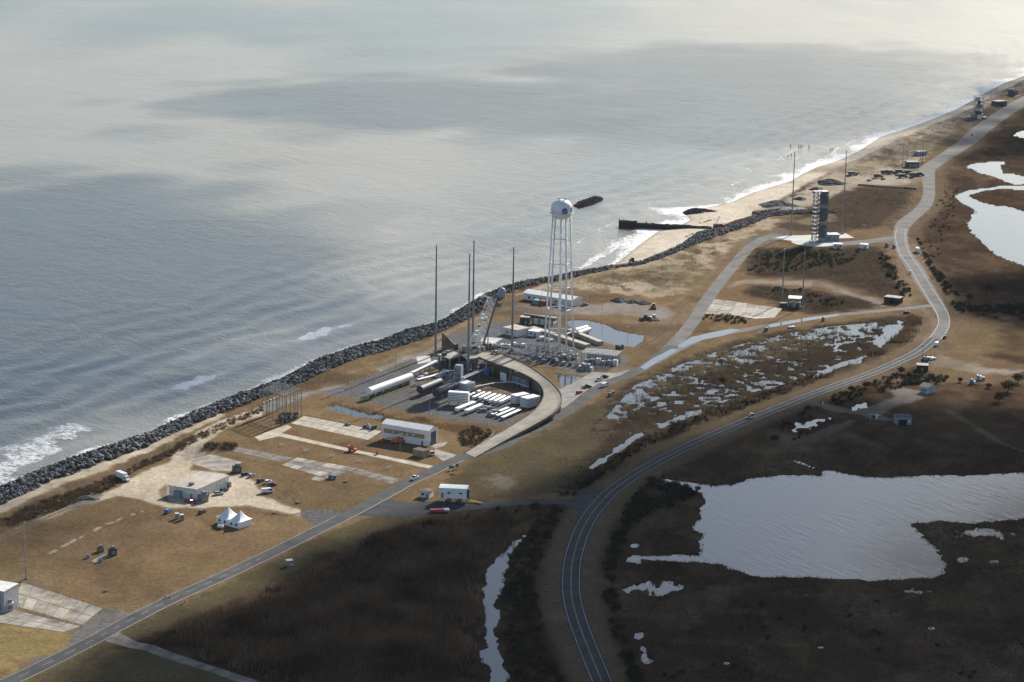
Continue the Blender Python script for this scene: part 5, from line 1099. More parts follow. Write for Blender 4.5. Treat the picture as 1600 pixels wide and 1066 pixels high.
def pier():
    a, b = W(967, 351, 0), W(1112, 357, 0); mid = (a+b)/2; L = (b-a).length; t = thing('timber_pier', 'dark ruined timber pier reaching from the beach into the sea', 'pier', mid, math.atan2((b-a).y, (b-a).x)); r_ = random.Random(5)
    n = 26
    for k in range(n):
        x_ = -L/2+L*(k+.5)/n; h = (3.4 if k < 5 else 2.3-1.0*k/n)
        MB().box(x_, -2.4, -5, L/n*.98, .8, 5+h+r_.uniform(-.25, .25)).build('sheet_pile', woodd, t); MB().box(x_, 2.4, -5, L/n*.98, .8, 5+h*.9+r_.uniform(-.3, .25)).build('sheet_pile', woodd, t)
    MB().box(L*.1, 0, -2.5, L*.8, 4.0, 3.2).build('rubble_fill', mat('pier_fill', (.12, .105, .09), .95, var=.4, scale=.6), t)
    for k, x_ in enumerate((-L/2+.6, -L/2+3.5, -L/2+14, -L*.2)): MB().cyl((x_, -2.2, 0), (x_, -2.2, 5.2-.4*k), .35, .3, 8).build('pile', woodd, t)
pier()
def heap(px, py, rx, ry, h, m_, label, name='gravel_heap'):
    c = W(px, py); t = RNG; n, k = 20, 6; vs, fs = [], []
    for j in range(k+1):
        q = j/k
        for i in range(n):
            a = 2*PI*i/n; w_ = (1-q)*(1+.22*math.sin(3*a+px)+.1*RNG.uniform(-1, 1)); vs.append((rx*w_*math.cos(a), ry*w_*math.sin(a), h*(1-(1-q)**1.6)*(1+.1*RNG.uniform(-1, 1))-.1))
    for j in range(k):
        for i in range(n): fs.append((j*n+i, j*n+(i+1) % n, (j+1)*n+(i+1) % n, (j+1)*n+i))
    o = MB().add(vs, fs).build(name, m_); o.location = c; return tag(o, label, 'heap', 'heaps of gravel and sand')
heap(968, 471, 6, 5, 2.6, gravel, 'dark gravel heap, left of three behind the basin'); heap(988, 473, 5, 4, 2.0, gravel, 'dark gravel heap, middle of three behind the basin'); heap(1006, 475, 6, 4, 1.9, gravel, 'dark gravel heap, right of three behind the basin')
heap(1214, 322, 17, 12, 4.6, gravel, 'large dark gravel mound on the beach left of the launch tower'); heap(1232, 329, 18, 11, 3.2, sandheap, 'pale sand mound in front of the large dark gravel mound'); heap(1250, 312, 6, 5, 2.5, gravel, 'small dark mound right of the large gravel mound')
heap(1296, 287, 13, 12, 4.2, mat('dark_pile', (.05, .052, .055), .95, var=.4), 'dark lumpy pile of netting and rock on the upper beach'); heap(1275, 297, 6, 5, 2.5, mat('dark_pile', (.05, .052, .055)), 'smaller dark pile left of the lumpy one on the upper beach')
heap(135, 779, 6, 4, 1.3, gravel, 'dark soil heap at the end of the sandy apron')
# red crawler crane and plant on the beach
def crane():
    t = thing('crawler_crane', 'red crawler crane lying its boom along the beach by the pier', 'crane', W(1122, 357), .35)
    for s in (-1, 1): MB().box(0, s*2, 0, 7, 1.1, 1.3).build('track', dark, t)
    MB().box(-.5, 0, 1.3, 6, 3.4, 2.4).build('cab_house', rust, t); MB().box(2.3, -1.0, 1.6, 1.6, 1.4, 2).build('window', glass, t)
    for sy, sz in ((-.7, 2.0), (.7, 2.0), (0, 3.2)):
        MB().cyl((2.5, sy, sz), (25, sy*.3, sz+4), .16, .12, 5).build('boom_chord', red, t)
    m = MB()
    for k in range(12): m.cyl((2.5+k*1.9, -.7+.05*k, 2+.34*k), (4.4+k*1.9, .7-.05*k, 2.3+.34*k), .09, None, 4).cyl((2.5+k*1.9, -.7+.05*k, 2+.34*k), (3.4+k*1.9, 0, 3.4+.34*k), .09, None, 4)
    m.build('boom_lattice', red, t)
    for s in (-1, 1): MB().cyl((-2, s, 3.6), (1, s*.6, 10), .15, None, 5).build('mast_leg', galv, t)
crane()
skid(1190, 334, (10, -2), 'rust-red screening machine on the beach beside the gravel mound', 6, 15, 3, (rust, dark, rust), 'screening_plant', 'machine'); skid(1132, 362, (10, -2), 'rusty machine parts behind the crane on the rocks', 5, 8, 2, (rust, dark, steel), 'machine_parts', 'machine')
def loader(px, py, d, label, m_=yellow):
    t = thing('wheel_loader', label, 'loader', W(px, py), head((px, py), (px+d[0], py+d[1])), 'earth-moving machines')
    MB().box(-1.2, 0, .8, 3.4, 2.2, 1.3).build('rear_body', m_, t); MB().box(.2, 0, 1.4, 1.6, 1.8, 1.9).build('cab', glass, t); MB().box(.2, 0, 3.3, 1.8, 2, .15).build('roof', m_, t)
    for s in (-1, 1): MB().cyl((1, s*.7, 1.4), (3.4, s*.7, .8), .18, None, 6).build('lift_arm', m_, t)
    MB().prof([(3.2, .2), (4.4, .15), (4.2, .5), (3.6, 1.5), (3.2, 1.4)], -1.5, 1.5).build('bucket', dark, t); wheels(t, (1.6, -1.8), 1.15, .75, .55)
loader(1021, 500, (10, 1), 'white and yellow loader on the bare ground behind the basin', offw); loader(1009, 500, (-10, 1), 'dark loader left of the white one behind the basin', dark); loader(1021, 482, (3, 8), 'yellow loader beside the gravel heaps')
loader(988, 410, (8, 3), 'small dark loader on the beach below the rocks', dark)
# ---------------------------------------------------------------- steel frame cage
steelm = mat('matt_steel', (.20, .20, .20), .85, 0, var=.3)
def cage():
    q = [(411, 653), (442, 664), (471, 651), (437, 641)]; c = W(440, 652); t = thing('steel_frame_cage', 'open cage of tall steel poles with a netted top over rubble', 'steel frame', c); P = [(W(*p)-c) for p in q]; h = 15.5
    top = []
    for i in range(4):
        a, b = P[i], P[(i+1) % 4]; n = 4 if i % 2 == 0 else 5
        for k in range(n):
            p = a+(b-a)*k/n; top.append(p); MB().box(p.x, p.y, 0, .34, .34, h).build('pole', steelm, t)
        MB().cyl((a.x, a.y, h), (b.x, b.y, h), .22, None, 5).build('top_beam', steelm, t); MB().cyl((a.x, a.y, h*.52), (b.x, b.y, h*.52), .12, None, 5).build('mid_beam', galv, t)
    m = MB()
    for k in range(1, 12):
        f_ = k/12; a = P[0]+(P[1]-P[0])*f_; b = P[3]+(P[2]-P[3])*f_; m.cyl((a.x, a.y, h), (b.x, b.y, h), .06, None, 4)
        a = P[0]+(P[3]-P[0])*f_; b = P[1]+(P[2]-P[1])*f_; m.cyl((a.x, a.y, h), (b.x, b.y, h), .06, None, 4)
    m.build('net_wire', galv, t)
    m = MB()
    for a, b in ((0, 1), (1, 2)):
        for k in range(1, 14):
            f_ = k/14; p = P[a]+(P[b]-P[a])*f_; m.cyl((p.x, p.y, 0), (p.x, p.y, h), .03, None, 3)
    m.build('side_wire', steel, t)
    r = wpoly([(436, 655), (455, 650), (466, 653), (452, 660), (440, 662)]); pp = inside(r, 90); rock_thing('rubble_pile', 'brown rubble pile under the steel frame cage', 'rubble', pp, RNG.uniform(0, 2.6, 90), RNG.uniform(.5, 1.3, 90), 0, (.06, .2))
cage()
# ---------------------------------------------------------------- lifts, tents, trailers, small things
def boom_lift(px, py, d, L, label, flip=1):
    t = thing('boom_lift', label, 'boom lift', W(px, py), head((px, py), (px+d[0], py+d[1])), 'orange boom lifts'); MB().box(0, 0, .7, 3.8, 2.3, .7).build('chassis', orange, t); wheels(t, (1.3, -1.3), 1.15, .55, .45)
    MB().box(-.6, 0, 1.4, 3.2, 2.2, 1.3).build('turret', orange, t); MB().cyl((-1.2, 0, 2.9), (L*.75, 0, 2.0), .38, .30, 6).build('boom', mat('boom_tan', (.60, .30, .14), .5, var=.2), t); MB().cyl((L*.72, 0, 2.1), (L, 0, .9), .22, .2, 6).build('jib', orange, t)
    MB().box(L+.6, 0, .4, 1.2, 2.2, .15).box(L+.6, 1.05, .5, 1.2, .1, 1.1).box(L+.6, -1.05, .5, 1.2, .1, 1.1).box(L+1.15, 0, .5, .1, 2.1, 1.1).build('basket', orange, t)
boom_lift(551, 705, (10, 1.2), 13, 'orange boom lift with long lowered boom on the concrete path')
boom_lift(617, 693, (-10, -1.2), 6, 'orange boom lift with folded boom in the shade of the hangar')
boom_lift(628, 690.5, (10, .5), 7, 'dark orange lift parked close against the hangar wall')
def tent(a, b, d, label, wins):
    loc, rz, L = site(a, b); t = thing('marquee_tent', label, 'tent', loc, rz, 'peaked white tents'); h = 2.9
    for x0, y0, x1, y1, nm in ((-L/2, 0, L/2, 0, 0), (L/2, 0, L/2, d, 1), (L/2, d, -L/2, d, 0), (-L/2, d, -L/2, 0, 1)):
        MB().add([(x0, y0, 0), (x1, y1, 0), (x1, y1, h), (x0, y0, h)], [(0, 1, 2, 3)]).build('side_panel', fabric, t)
    rings = 7; n = 24; vs, fs = [], []; per = []
    for i in range(n):
        u = i/n*4; s_, f_ = int(u), u-int(u); cs = [(-1, -1), (1, -1), (1, 1), (-1, 1)]; p, q = cs[s_], cs[(s_+1) % 4]; per.append((p[0]+(q[0]-p[0])*f_, p[1]+(q[1]-p[1])*f_))
    for j in range(rings):
        f_ = j/(rings-1); w_ = 1-f_; zz = h+.05+4.3*(f_**1.0*.35+.65*f_**2.4)
        for x_, y_ in per: vs.append((x_*(L/2+.2)*w_, d/2+y_*(d/2+.2)*w_, zz))
    for j in range(rings-1):
        for i in range(n): fs.append((j*n+i, j*n+(i+1) % n, (j+1)*n+(i+1) % n, (j+1)*n+i))
    MB().add(vs, fs).build('canopy', fabric, t, True)
    for w_ in wins: MB().box(w_*L/2, -.05, 1.0, 1.0, .08, 1.1).build('window', glass, t)
    MB().cyl((0, d/2, h+4.2), (0, d/2, h+4.9), .08, .03, 5).build('finial', galv, t)
tent((338.5, 817), (356, 822), 8, 'peaked white tent, left one of the joined pair', (-.5, .5)); tent((357.5, 822.5), (374, 827), 8, 'peaked white tent, right one of the joined pair', (-.5, .4))
def toilet(px, py, label):
    t = thing('portable_toilet', label, 'toilet', W(px, py), .5, 'portable toilets'); tm = mat('toilet_tan', (.40, .33, .26), .6, var=.15); MB().box(0, 0, .05, 1.6, 1.6, 2.5).build('cabin', tm, t); MB().box(0, -.82, .2, 1.1, .08, 2.1).build('door', mat('toilet_door', (.26, .21, .16), .6), t)
    MB().box(0, 0, 2.55, 1.75, 1.75, .22).build('roof', offw, t); MB().cyl((.5, .5, 2.7), (.5, .5, 3.1), .08, None, 6).build('vent', galv, t)
toilet(276.5, 811, 'tan portable toilet, left of the pair'); toilet(284, 813, 'tan portable toilet, right of the pair')
htank((341, 822), (348, 823), .75, 1.1, white, 'small white propane tank in front of the left tent', 'propane_tank', .4)
def fuel_block(px, py, label, s=2.6, m_=dark):
    t = thing('equipment_block', label, 'equipment', W(px, py), .5); MB().box(0, 0, 0, s, s, s*.95).build('housing', m_, t); MB().box(s*.1, 0, s*.95, s*.5, s*.6, s*.35).build('top_unit', steel, t); MB().box(0, -s/2-.05, s*.2, s*.6, .1, s*.5).build('panel', steel, t)
fuel_block(370, 738, 'dark equipment block at the far corner of the sandy loop', 3.4); fuel_block(157, 862, 'tan equipment cabinet, the back one of the lawn cluster', 2.3, wood); fuel_block(176, 867, 'dark equipment cabinet, right of the lawn cluster', 3.0, dark); fuel_block(137, 872, 'small grey post box, left of the lawn cluster', 1.4, greyp); fuel_block(156, 878, 'small grey post box, front of the lawn cluster', 1.4, greyp)
fuel_block(318, 783, 'grey plant block at the near corner of the flat-roofed building', 3.6, steel); fuel_block(307, 787, 'dark bin beside the red car at the flat-roofed building', 1.6, dark)
slab('concrete_slab', [(143, 876), (165, 866), (172, 869), (150, 881)], conc, .034)
def picnic(px, py, label):
    t = thing('picnic_table', label, 'table', W(px, py), .8, 'wooden picnic tables'); MB().box(0, 0, .72, 2.4, .9, .08).build('tabletop', wood, t)
    for s in (-1, 1): MB().box(0, s*.85, .42, 2.4, .35, .07).build('bench', wood, t); MB().bar((s*.9, -.85, 0), (s*.9, .3, .72), .1).bar((s*.9, .85, 0), (s*.9, -.3, .72), .1).build('leg', wood, t)
for p, lb in (((430, 802), 'picnic table at the tip of the grass by the loop exit'), ((466, 786), 'picnic table on the grass right of the white van'), ((166, 924), 'dark wooden table alone on the lawn near the painted pad'), ((541, 753), 'picnic table on the lawn below the concrete slab'), ((708, 741), 'picnic table by the green sign at the coast road')): picnic(*p, lb)
def hurdle(px, py, label):
    t = thing('white_frame', label, 'frame', W(px, py), .7, 'small white frames on the lawn')
    for s in (-1, 1): MB().box(s*1.1, 0, 0, .3, .3, 1.5).build('post', white, t)
    MB().box(0, 0, .8, 2.2, .2, .2).build('rail', white, t)
for px, py, lb in ((440, 697, 'small white frame on the lawn nearest the hedge'), (478, 706, 'second small white frame on the lawn'), (519, 714, 'third small white frame on the yellowish lawn'), (562, 722, 'fourth small white frame left of the coast road'), (607, 733, 'last small white frame near the coast road junction')): hurdle(px, py, lb)
def trailer_house():
    loc, rz, L = site((686, 785), (729, 787)); t = thing('raised_trailer', 'white mobile building raised on truss legs beside the side road', 'mobile building', loc, rz); d = 6; z0 = 2.2
    MB().box(0, d/2, z0, L, d, 4.6).build('body', white, t); MB().box(0, d/2, z0+4.6, L+.4, d+.4, .25).build('roof', roofw, t); MB().box(L/2+.6, d/2, z0, 1.0, d*.8, 4.2).build('end_unit', dark, t)
    windows(t, [(-L*.15, z0+2.2, 1.4, .7), (L*.28, z0+2.2, 1.4, .7)], -.05); windows(t, [(-L*.38, z0+.1, 1.1, 2.3)], -.05, steel, 'door')
    for sx in (-.4, 0, .4):
        for yy in (.4, d-.4): MB().bar((L*sx-1, yy, 0), (L*sx, yy, z0), .18).bar((L*sx+1, yy, 0), (L*sx, yy, z0), .18).build('truss_leg', white, t)
    wheels(t, (-3, -1.8, 1.8, 3), 1.4, .5)
    for o in t.children:
        if o.name.startswith('wheel'): o.location.y += d/2
trailer_house()
def flatbed():
    loc, rz, L = site((672, 801), (702, 800)); t = thing('flatbed_trailer', 'red and white low flatbed trailer on the side road', 'trailer', loc, rz)
    n = 7
    for k in range(n): MB().box(-L/2+L*(k+.5)/n, 0, .8, L/n-.12, 2.5, .7).build('deck_panel', red if k < 5 else offw, t)
    MB().box(0, 0, .55, L, 1.0, .25).build('chassis', dark, t); wheels(t, (-L/2+1, -L/2+2.2, L/2-1.2), 1.0, .48)
flatbed()
def yellow_boom():
    t = thing('yellow_tow_frame', 'yellow A-shaped tow frame on the grass right of the raised mobile building', 'tow frame', W(742, 786), -.5)
    MB().bar((-4, -1.4, .5), (4, 0, .6), .4).build('arm', yellow, t); MB().bar((-4, 1.4, .5), (4, 0, .6), .4).build('arm', yellow, t); MB().bar((-2, -.9, .5), (-2, .9, .5), .3).build('crossbar', yellow, t); wheels(t, (-3.6,), 1.5, .4)
yellow_boom()
def sign(px, py, label, m_, w_=2.4, h=1.4, group=None):
    t = thing('road_sign', label, 'sign', W(px, py), .2, group)
    for s in (-1, 1): MB().box(s*w_*.35, 0, 0, .12, .12, 2.2).build('post', galv, t)
    MB().box(0, -.1, 1.0, w_, .08, h).build('board', m_, t)
sign(705, 735, 'green road sign beside the coast road, left of two', green); sign(714, 733, 'green road sign beside the coast road, right of two', green, 1.4, 1.8)
def barrel(px, py, label):
    t = thing('traffic_barrel', label, 'traffic barrel', W(px, py), 0, 'orange traffic barrels on the coast road'); MB().lathe([(.42, 0), (.42, .12), (.34, .14), (.30, 1.15), (.01, 1.2)], 12).build('drum', orange, t); MB().lathe([(.335, .45), (.325, .65)], 12).build('band', white, t)
for px, py, lb in ((259, 935, 'orange traffic barrel on the grass side of the coast road'), (266, 933, 'orange traffic barrel just behind the first on the grass side'), (286, 944, 'orange traffic barrel on the marsh side of the coast road'), (290, 941, 'orange traffic barrel just behind the one on the marsh side')): barrel(px, py, lb)
def kiosk(px, py, label):
    t = thing('kiosk', label, 'kiosk', W(px, py), .4); MB().box(0, 0, 0, 2.6, 2.4, .5).build('plinth', conc, t); MB().box(-.3, 0, .5, 1.6, 1.6, 1.9).build('cabinet', blug, t); MB().box(0, 0, 2.4, 2.8, 2.4, .22).build('canopy', offw, t); MB().box(1.1, 0, .5, .2, .2, 1.9).build('post', steel, t)
kiosk(452, 884, 'small kiosk under a flat canopy in the shaded grass below the road')
def edge_building():
    loc, rz, L = site((-36, 951), (7, 958)); t = thing('grey_block_house', 'grey building cut off by the left edge beside the painted pad', 'building', loc, rz); MB().box(0, 5, 0, L, 10, 8.6).build('wall', greyp, t); MB().box(0, 5, 8.6, L+.3, 10.3, .4).build('roof', offw, t); MB().box(L*.3, -.05, 1, 2.4, .12, 2.6).build('door', steel, t); MB().box(L*.3, -.05, 5, 1.6, .12, 1.6).build('window', glass, t)
edge_building()
fuel_block(14, 953, 'white cabinet at the corner of the grey building by the left edge', 3.4, offw)
# painted concrete pad laid in panels
def pad_panels(corners, nu, nv, name, mats=None):
    c = [W(*p) for p in corners]; base = tag(MB().prism([p.to_tuple()[:2] for p in c], -.3, .02).build(name, mat('pad_joint', (.12, .11, .10), .95)), kind='structure')
    for i in range(nu):
        for j in range(nv):
            def B(u, v): return (c[0]*(1-u)+c[1]*u)*(1-v)+(c[3]*(1-u)+c[2]*u)*v
            e = .012; pts = [B((i+e*2)/nu, (j+e*2)/nv), B((i+1-e*2)/nu, (j+e*2)/nv), B((i+1-e*2)/nu, (j+1-e*2)/nv), B((i+e*2)/nu, (j+1-e*2)/nv)]
            MB().prism([p.to_tuple()[:2] for p in pts], -.02, .06+.006*((i*3+j*5) % 3)).build('panel', (mats or (conc, conc, mat('worn_concrete', (.42, .38, .31), .9, var=.25, scale=.3)))[(i+2*j+i*j) % 3], base)
    return base, B
pb, B_ = pad_panels([(19, 946), (34, 909.5), (160, 951), (129, 977)], 2, 7, 'concrete_pad'); pad_panels([(-60, 965), (-10, 945), (126, 979), (100, 988)], 2, 7, 'concrete_pad')
cc = W(62, 940); arc = [(cc.x+9.5*math.cos(a), cc.y+9.5*math.sin(a)) for a in [(-1.9+3.4*k/40) for k in range(41)]]; MB().ribbon(offset(arc, .25), offset(arc, -.25), .085).build('painted_arc', paint_y, pb)
for k in range(6): a, b = W(30+k*17, 918+k*5.5), W(18+k*17, 945+k*5); MB().ribbon([(a.x, a.y), (b.x, b.y)], [(a.x+.25, a.y), (b.x+.25, b.y)], .085).build('painted_line', paint_y, pb)
def fence(pts, h, label, n_, name='chain_fence', m_=steel):
    c = W(*pts[0]); t = thing(name, label, 'fence', c); P = [W(*p)-c for p in pts]
    for a, b in zip(P[:-1], P[1:]):
        L = (b-a).length; k_ = max(1, int(L/n_))
        for k in range(k_+1): p = a+(b-a)*k/k_; MB().cyl((p.x, p.y, 0), (p.x, p.y, h), .09, None, 4).build('post', m_, t)
        m = MB()
        for hh in (.15, h*.5, h-.05): m.cyl((a.x, a.y, hh), (b.x, b.y, hh), .045, None, 3)
        m.build('rail', m_, t)
fence([(34, 909), (90, 931), (150, 951), (180, 955)], 2.0, 'dark chain fence along the back of the painted concrete pad', 3.5); fence([(18, 948), (70, 963), (130, 980)], 1.6, 'low dark fence between the two painted slabs', 4)
fence([(725, 660), (762, 664), (772, 680), (765, 690), (745, 703)], 2.2, 'fence round the scrub corner at the ramp foot', 4); fence([(812, 545), (850, 553), (905, 578), (960, 573)], 2.2, 'fence below the water tower', 5); fence([(540, 628), (640, 650), (730, 660)], 2.2, 'thin fence along the near edge of the tank farm', 6)
fence([(553, 598), (600, 580), (650, 560), (690, 545)], 2.2, 'thin fence behind the long white tank', 6); fence([(985, 553), (1010, 540), (1040, 518), (1080, 465)], 2.0, 'fence along the road right of the basin', 7)
# far structures beyond the parking area and along the far road
small_house('far_black_house', 'black flat building at the edge of the far parking area', (1418, 262), (1436, 262), 9, 5, mat('black_siding', (.04, .045, .055), .7), dark, 0, .2, [('door', -.5, .05, 2.5, 3.2, blug), ('door', .1, .05, 2.5, 3.2, blug), ('door', .6, .05, 2.5, 3.2, blug)])
small_house('far_shed', 'small dark shed left of the far road start', (1435, 244), (1448, 243), 7, 4, blug, dark, 0, .2, [('door', 0, .05, 2, 2.6, black)]); small_house('far_block_house', 'low dark block house beside the wide far road', (1558, 167), (1573, 166), 10, 6, dark, greyp, 0, .3, [('door', 0, .05, 3, 3, black)])
def far_gantry():
    t = thing('far_gantry', 'distant blue-grey service structure with open floors near the far beach', 'service structure', W(1528, 184)); r_ = random.Random(9)
    for k in range(7): MB().box(0, 0, 3.8*k, 9+2*(k % 2), 8, .5).build('floor', steel, t)
    for sx in (-4.4, 0, 4.4):
        for sy in (-3.8, 3.8): MB().box(sx, sy, 0, .5, .5, 25).build('column', steel, t)
    for k in range(16): MB().box(r_.uniform(-3, 3), r_.uniform(-2.5, 2.5), 3.8*(k % 6)+.5, 3, 3, 2.6).build('unit', (blug, dark, offw)[k % 3], t)
    for k in range(7): MB().box(r_.uniform(-14, 8), r_.uniform(-12, -5), 0, 4, 4, r_.uniform(2, 5)).build('annex', (blug, offw, steel)[k % 3], t)
far_gantry()
skid(1582, 150, (10, -3), 'distant dark cluster of pad equipment near the top right corner', 7, 18, 10, (dark, blug, steel), 'far_equipment', 'equipment')
for px, pb_, pt_, lb in ((1410, 262, 219, 'left thin pole of the far parking area'), (1417, 255, 217, 'second thin pole of the far parking area'), (1441, 256, 217, 'thin pole beside the far road start'), (1438, 250, 225, 'short thin pole beside the far road start'), (1549, 152, 137, 'left of two thin poles near the far beach'), (1557, 149, 134, 'right of two thin poles near the far beach')): mast(px, pb_, pt_, lb, 'distant thin poles', .3, .18, steel, 'far_pole')
loc, rz, L = site((1340, 290), (1432, 296)); t = thing('red_barrier', 'long low rust-red barrier along the near edge of the far parking', 'barrier', loc, rz); n = 14
for k in range(n): MB().box(-L/2+L*(k+.5)/n, 0, 0, L/n-.2, 1.2, 1.6).build('barrier_panel', mat('faded_red', (.40, .15, .09), .8, var=.3) if k < 4 else mat('barrier_tan', (.38, .28, .20), .8, var=.3) if k < 11 else dark, t)
# bend in the main road: pole with cabinets, scattered kit, blue tarps
mast(1441, 566, 538, 'short pole with dark cabinets on the verge of the road bend', None, .2, .14, steel, 'bend_pole')
skid(1445, 566, (10, -1), 'dark cabinets at the foot of the bend pole', 4, 5, 4.5, (dark, steel, dark), 'cabinet_group', 'cabinets'); skid(1453, 562, (10, -2), 'white crates on the verge right of the bend pole', 4, 7, 1.6, (white, offw, white), 'crate_stack', 'crates')
skid(1519, 600, (10, -1), 'blue tarpaulin stack in the rubbish-strewn clearing', 3, 4, 2.6, (blue, blug, white), 'tarp_stack', 'stack'); skid(1532, 594, (10, 0), 'grey cabin frame beside the blue tarpaulin stack', 3, 5, 3, (greyp, white, steel), 'cabin_frame', 'cabin')
skid(1284, 633, (8, 3), 'small white sign box at the start of the marsh track', 2, 1.6, 2.2, (dark, white), 'gate_box', 'gate box'); skid(1367, 655, (10, 0), 'cluster of small cabinets at the fork of the marsh track', 4, 6, 2.4, (steel, dark, offw), 'fork_cabinets', 'cabinets')
skid(1197, 518, (10, -1), 'dark utility box on the marsh road verge', 2, 3, 2.6, (dark, steel), 'verge_box', 'utility box'); skid(1286, 502, (6, 0), 'small dark signal box beside the marsh road', 2, 1.8, 2.6, (dark, steel), 'signal_box', 'signal box'); skid(1237, 512, (10, -1), 'low white platform on the marsh road verge', 2, 5, .8, (white, offw), 'verge_platform', 'platform')
skid(1386, 386, (6, 1), 'dark cabinet on the grass right of the pad road', 2, 3, 3, (dark, steel), 'grass_cabinet', 'cabinet'); skid(1397, 388, (6, 1), 'second dark cabinet on the grass nearer the far road', 2, 3, 3, (dark, steel), 'grass_cabinet', 'cabinet'); skid(1422, 428, (5, 4), 'small machine on the verge of the far road', 2, 2.5, 2.4, (dark, offw), 'verge_machine', 'machine')
skid(578, 670, (10, 2), 'dark crate stack on the concrete slab left of the hangar', 4, 7, 2, (dark, dark, steel), 'crate_stack', 'crates'); skid(543, 665, (10, 2), 'small dark machine on the long concrete slab', 2, 3, 1.6, (dark, steel), 'slab_machine', 'machine'); skid(520, 748, (10, 1), 'dark pump on the corner of the lawn slab', 3, 4, 2, (dark, steel), 'slab_pump', 'pump')

STUMP = ['timber stump in the surf, nearest the sea end of the left breaker', 'timber stump in the surf just left of the beachside mast top', 'left of three timber stumps close together in the surf', 'middle of three timber stumps close together in the surf', 'right of three timber stumps close together in the surf', 'lone timber stump right of the close three in the surf', 'lone timber stump above the breaker left of the mast top', 'left of two timber stumps at the far surf line', 'right of two timber stumps at the far surf line']
for k, (px, py) in enumerate(((1231,245),(1236,244),(1248,231),(1250.5,231),(1253,231),(1264,232),(1235,230),(1298,235.5),(1301,236))):
    t = thing('old_pile', STUMP[k], 'pile', W(px, py, -2.0), 0, 'timber stumps in the surf'); MB().cyl((0, 0, -1.5), (.1, 0, 2.6+.4*(k % 3)), .38, .32, 8).build('post', woodd, t); MB().cyl((.1, 0, 2.55+.4*(k % 3)), (.1, 0, 2.75+.4*(k % 3)), .42, .3, 8).build('cap', woodd, t)

CLUT = [(697,571,(10,-3),'dark valve rack at the foot of the launch deck, left side',6,8,4,(dark,steel,galv)),(722,577,(10,-2),'galvanised piping cluster below the launch deck',6,9,4.5,(galv,dark,steel)),(748,579,(10,1),'dark machinery in the shade under the ramp head',5,8,4,(dark,dark,steel)),(662,592,(10,-4),'valve cluster at the right end of the long white tank',5,7,3.2,(galv,white,steel)),
 (716,594,(10,-4),'white pump units right of the grey tower',4,6,2.6,(white,galv,dark)),(742,621,(10,-4),'steel control rack between cooler and tube banks',5,6,2.8,(steel,dark,galv)),(766,628,(10,-3),'dark platform under the middle tube banks',5,9,1.8,(dark,steel,dark)),(793,588,(10,2),'grey cabinets left of the blue-grey container',4,6,2.8,(greyp,steel,offw)),
 (768,545,(10,0),'coiled dark hoses and arms right of the strongback foot',6,9,3.5,(dark,steel,dark)),(788,543,(10,1),'pipe stacks beside the white slab behind the ramp',5,8,2.2,(galv,offw,steel)),(812,541,(10,1),'pale valve boxes left of the water tower legs',5,9,2.2,(offw,galv,steel)),(893,560,(10,1),'steel pump frame right of the water tower legs',5,8,3.2,(steel,galv,dark)),
 (852,532,(10,3),'low grey units along the nearer gallery',5,10,1.8,(greyp,offw,steel)),(756,500,(10,-1),'pale tarped bundle on the bare ground seaward of the block houses',3,6,1.4,(offw,greyp)),(881,486,(10,1),'small dark stores right of the red container',3,5,2,(dark,blug))]
for px, py, d_, lb, n_, s_, h_, mm in CLUT: skid(px, py, d_, lb, n_, s_, h_, mm, 'plant_cluster', 'plant equipment')

worn = mat('worn_concrete', (.42, .38, .31), .9)
pad_panels([(455, 662), (475, 650), (597, 674), (575, 688)], 2, 9, 'concrete_slab', (conc_s, worn, conc_s)); pad_panels([(440, 727), (464, 715), (561, 732), (512, 748)], 3, 6, 'concrete_slab', (conc, conc_d, worn)); pad_panels([(1100, 491), (1116, 467), (1223, 482), (1210, 497)], 3, 6, 'concrete_slab', (conc, worn, conc))
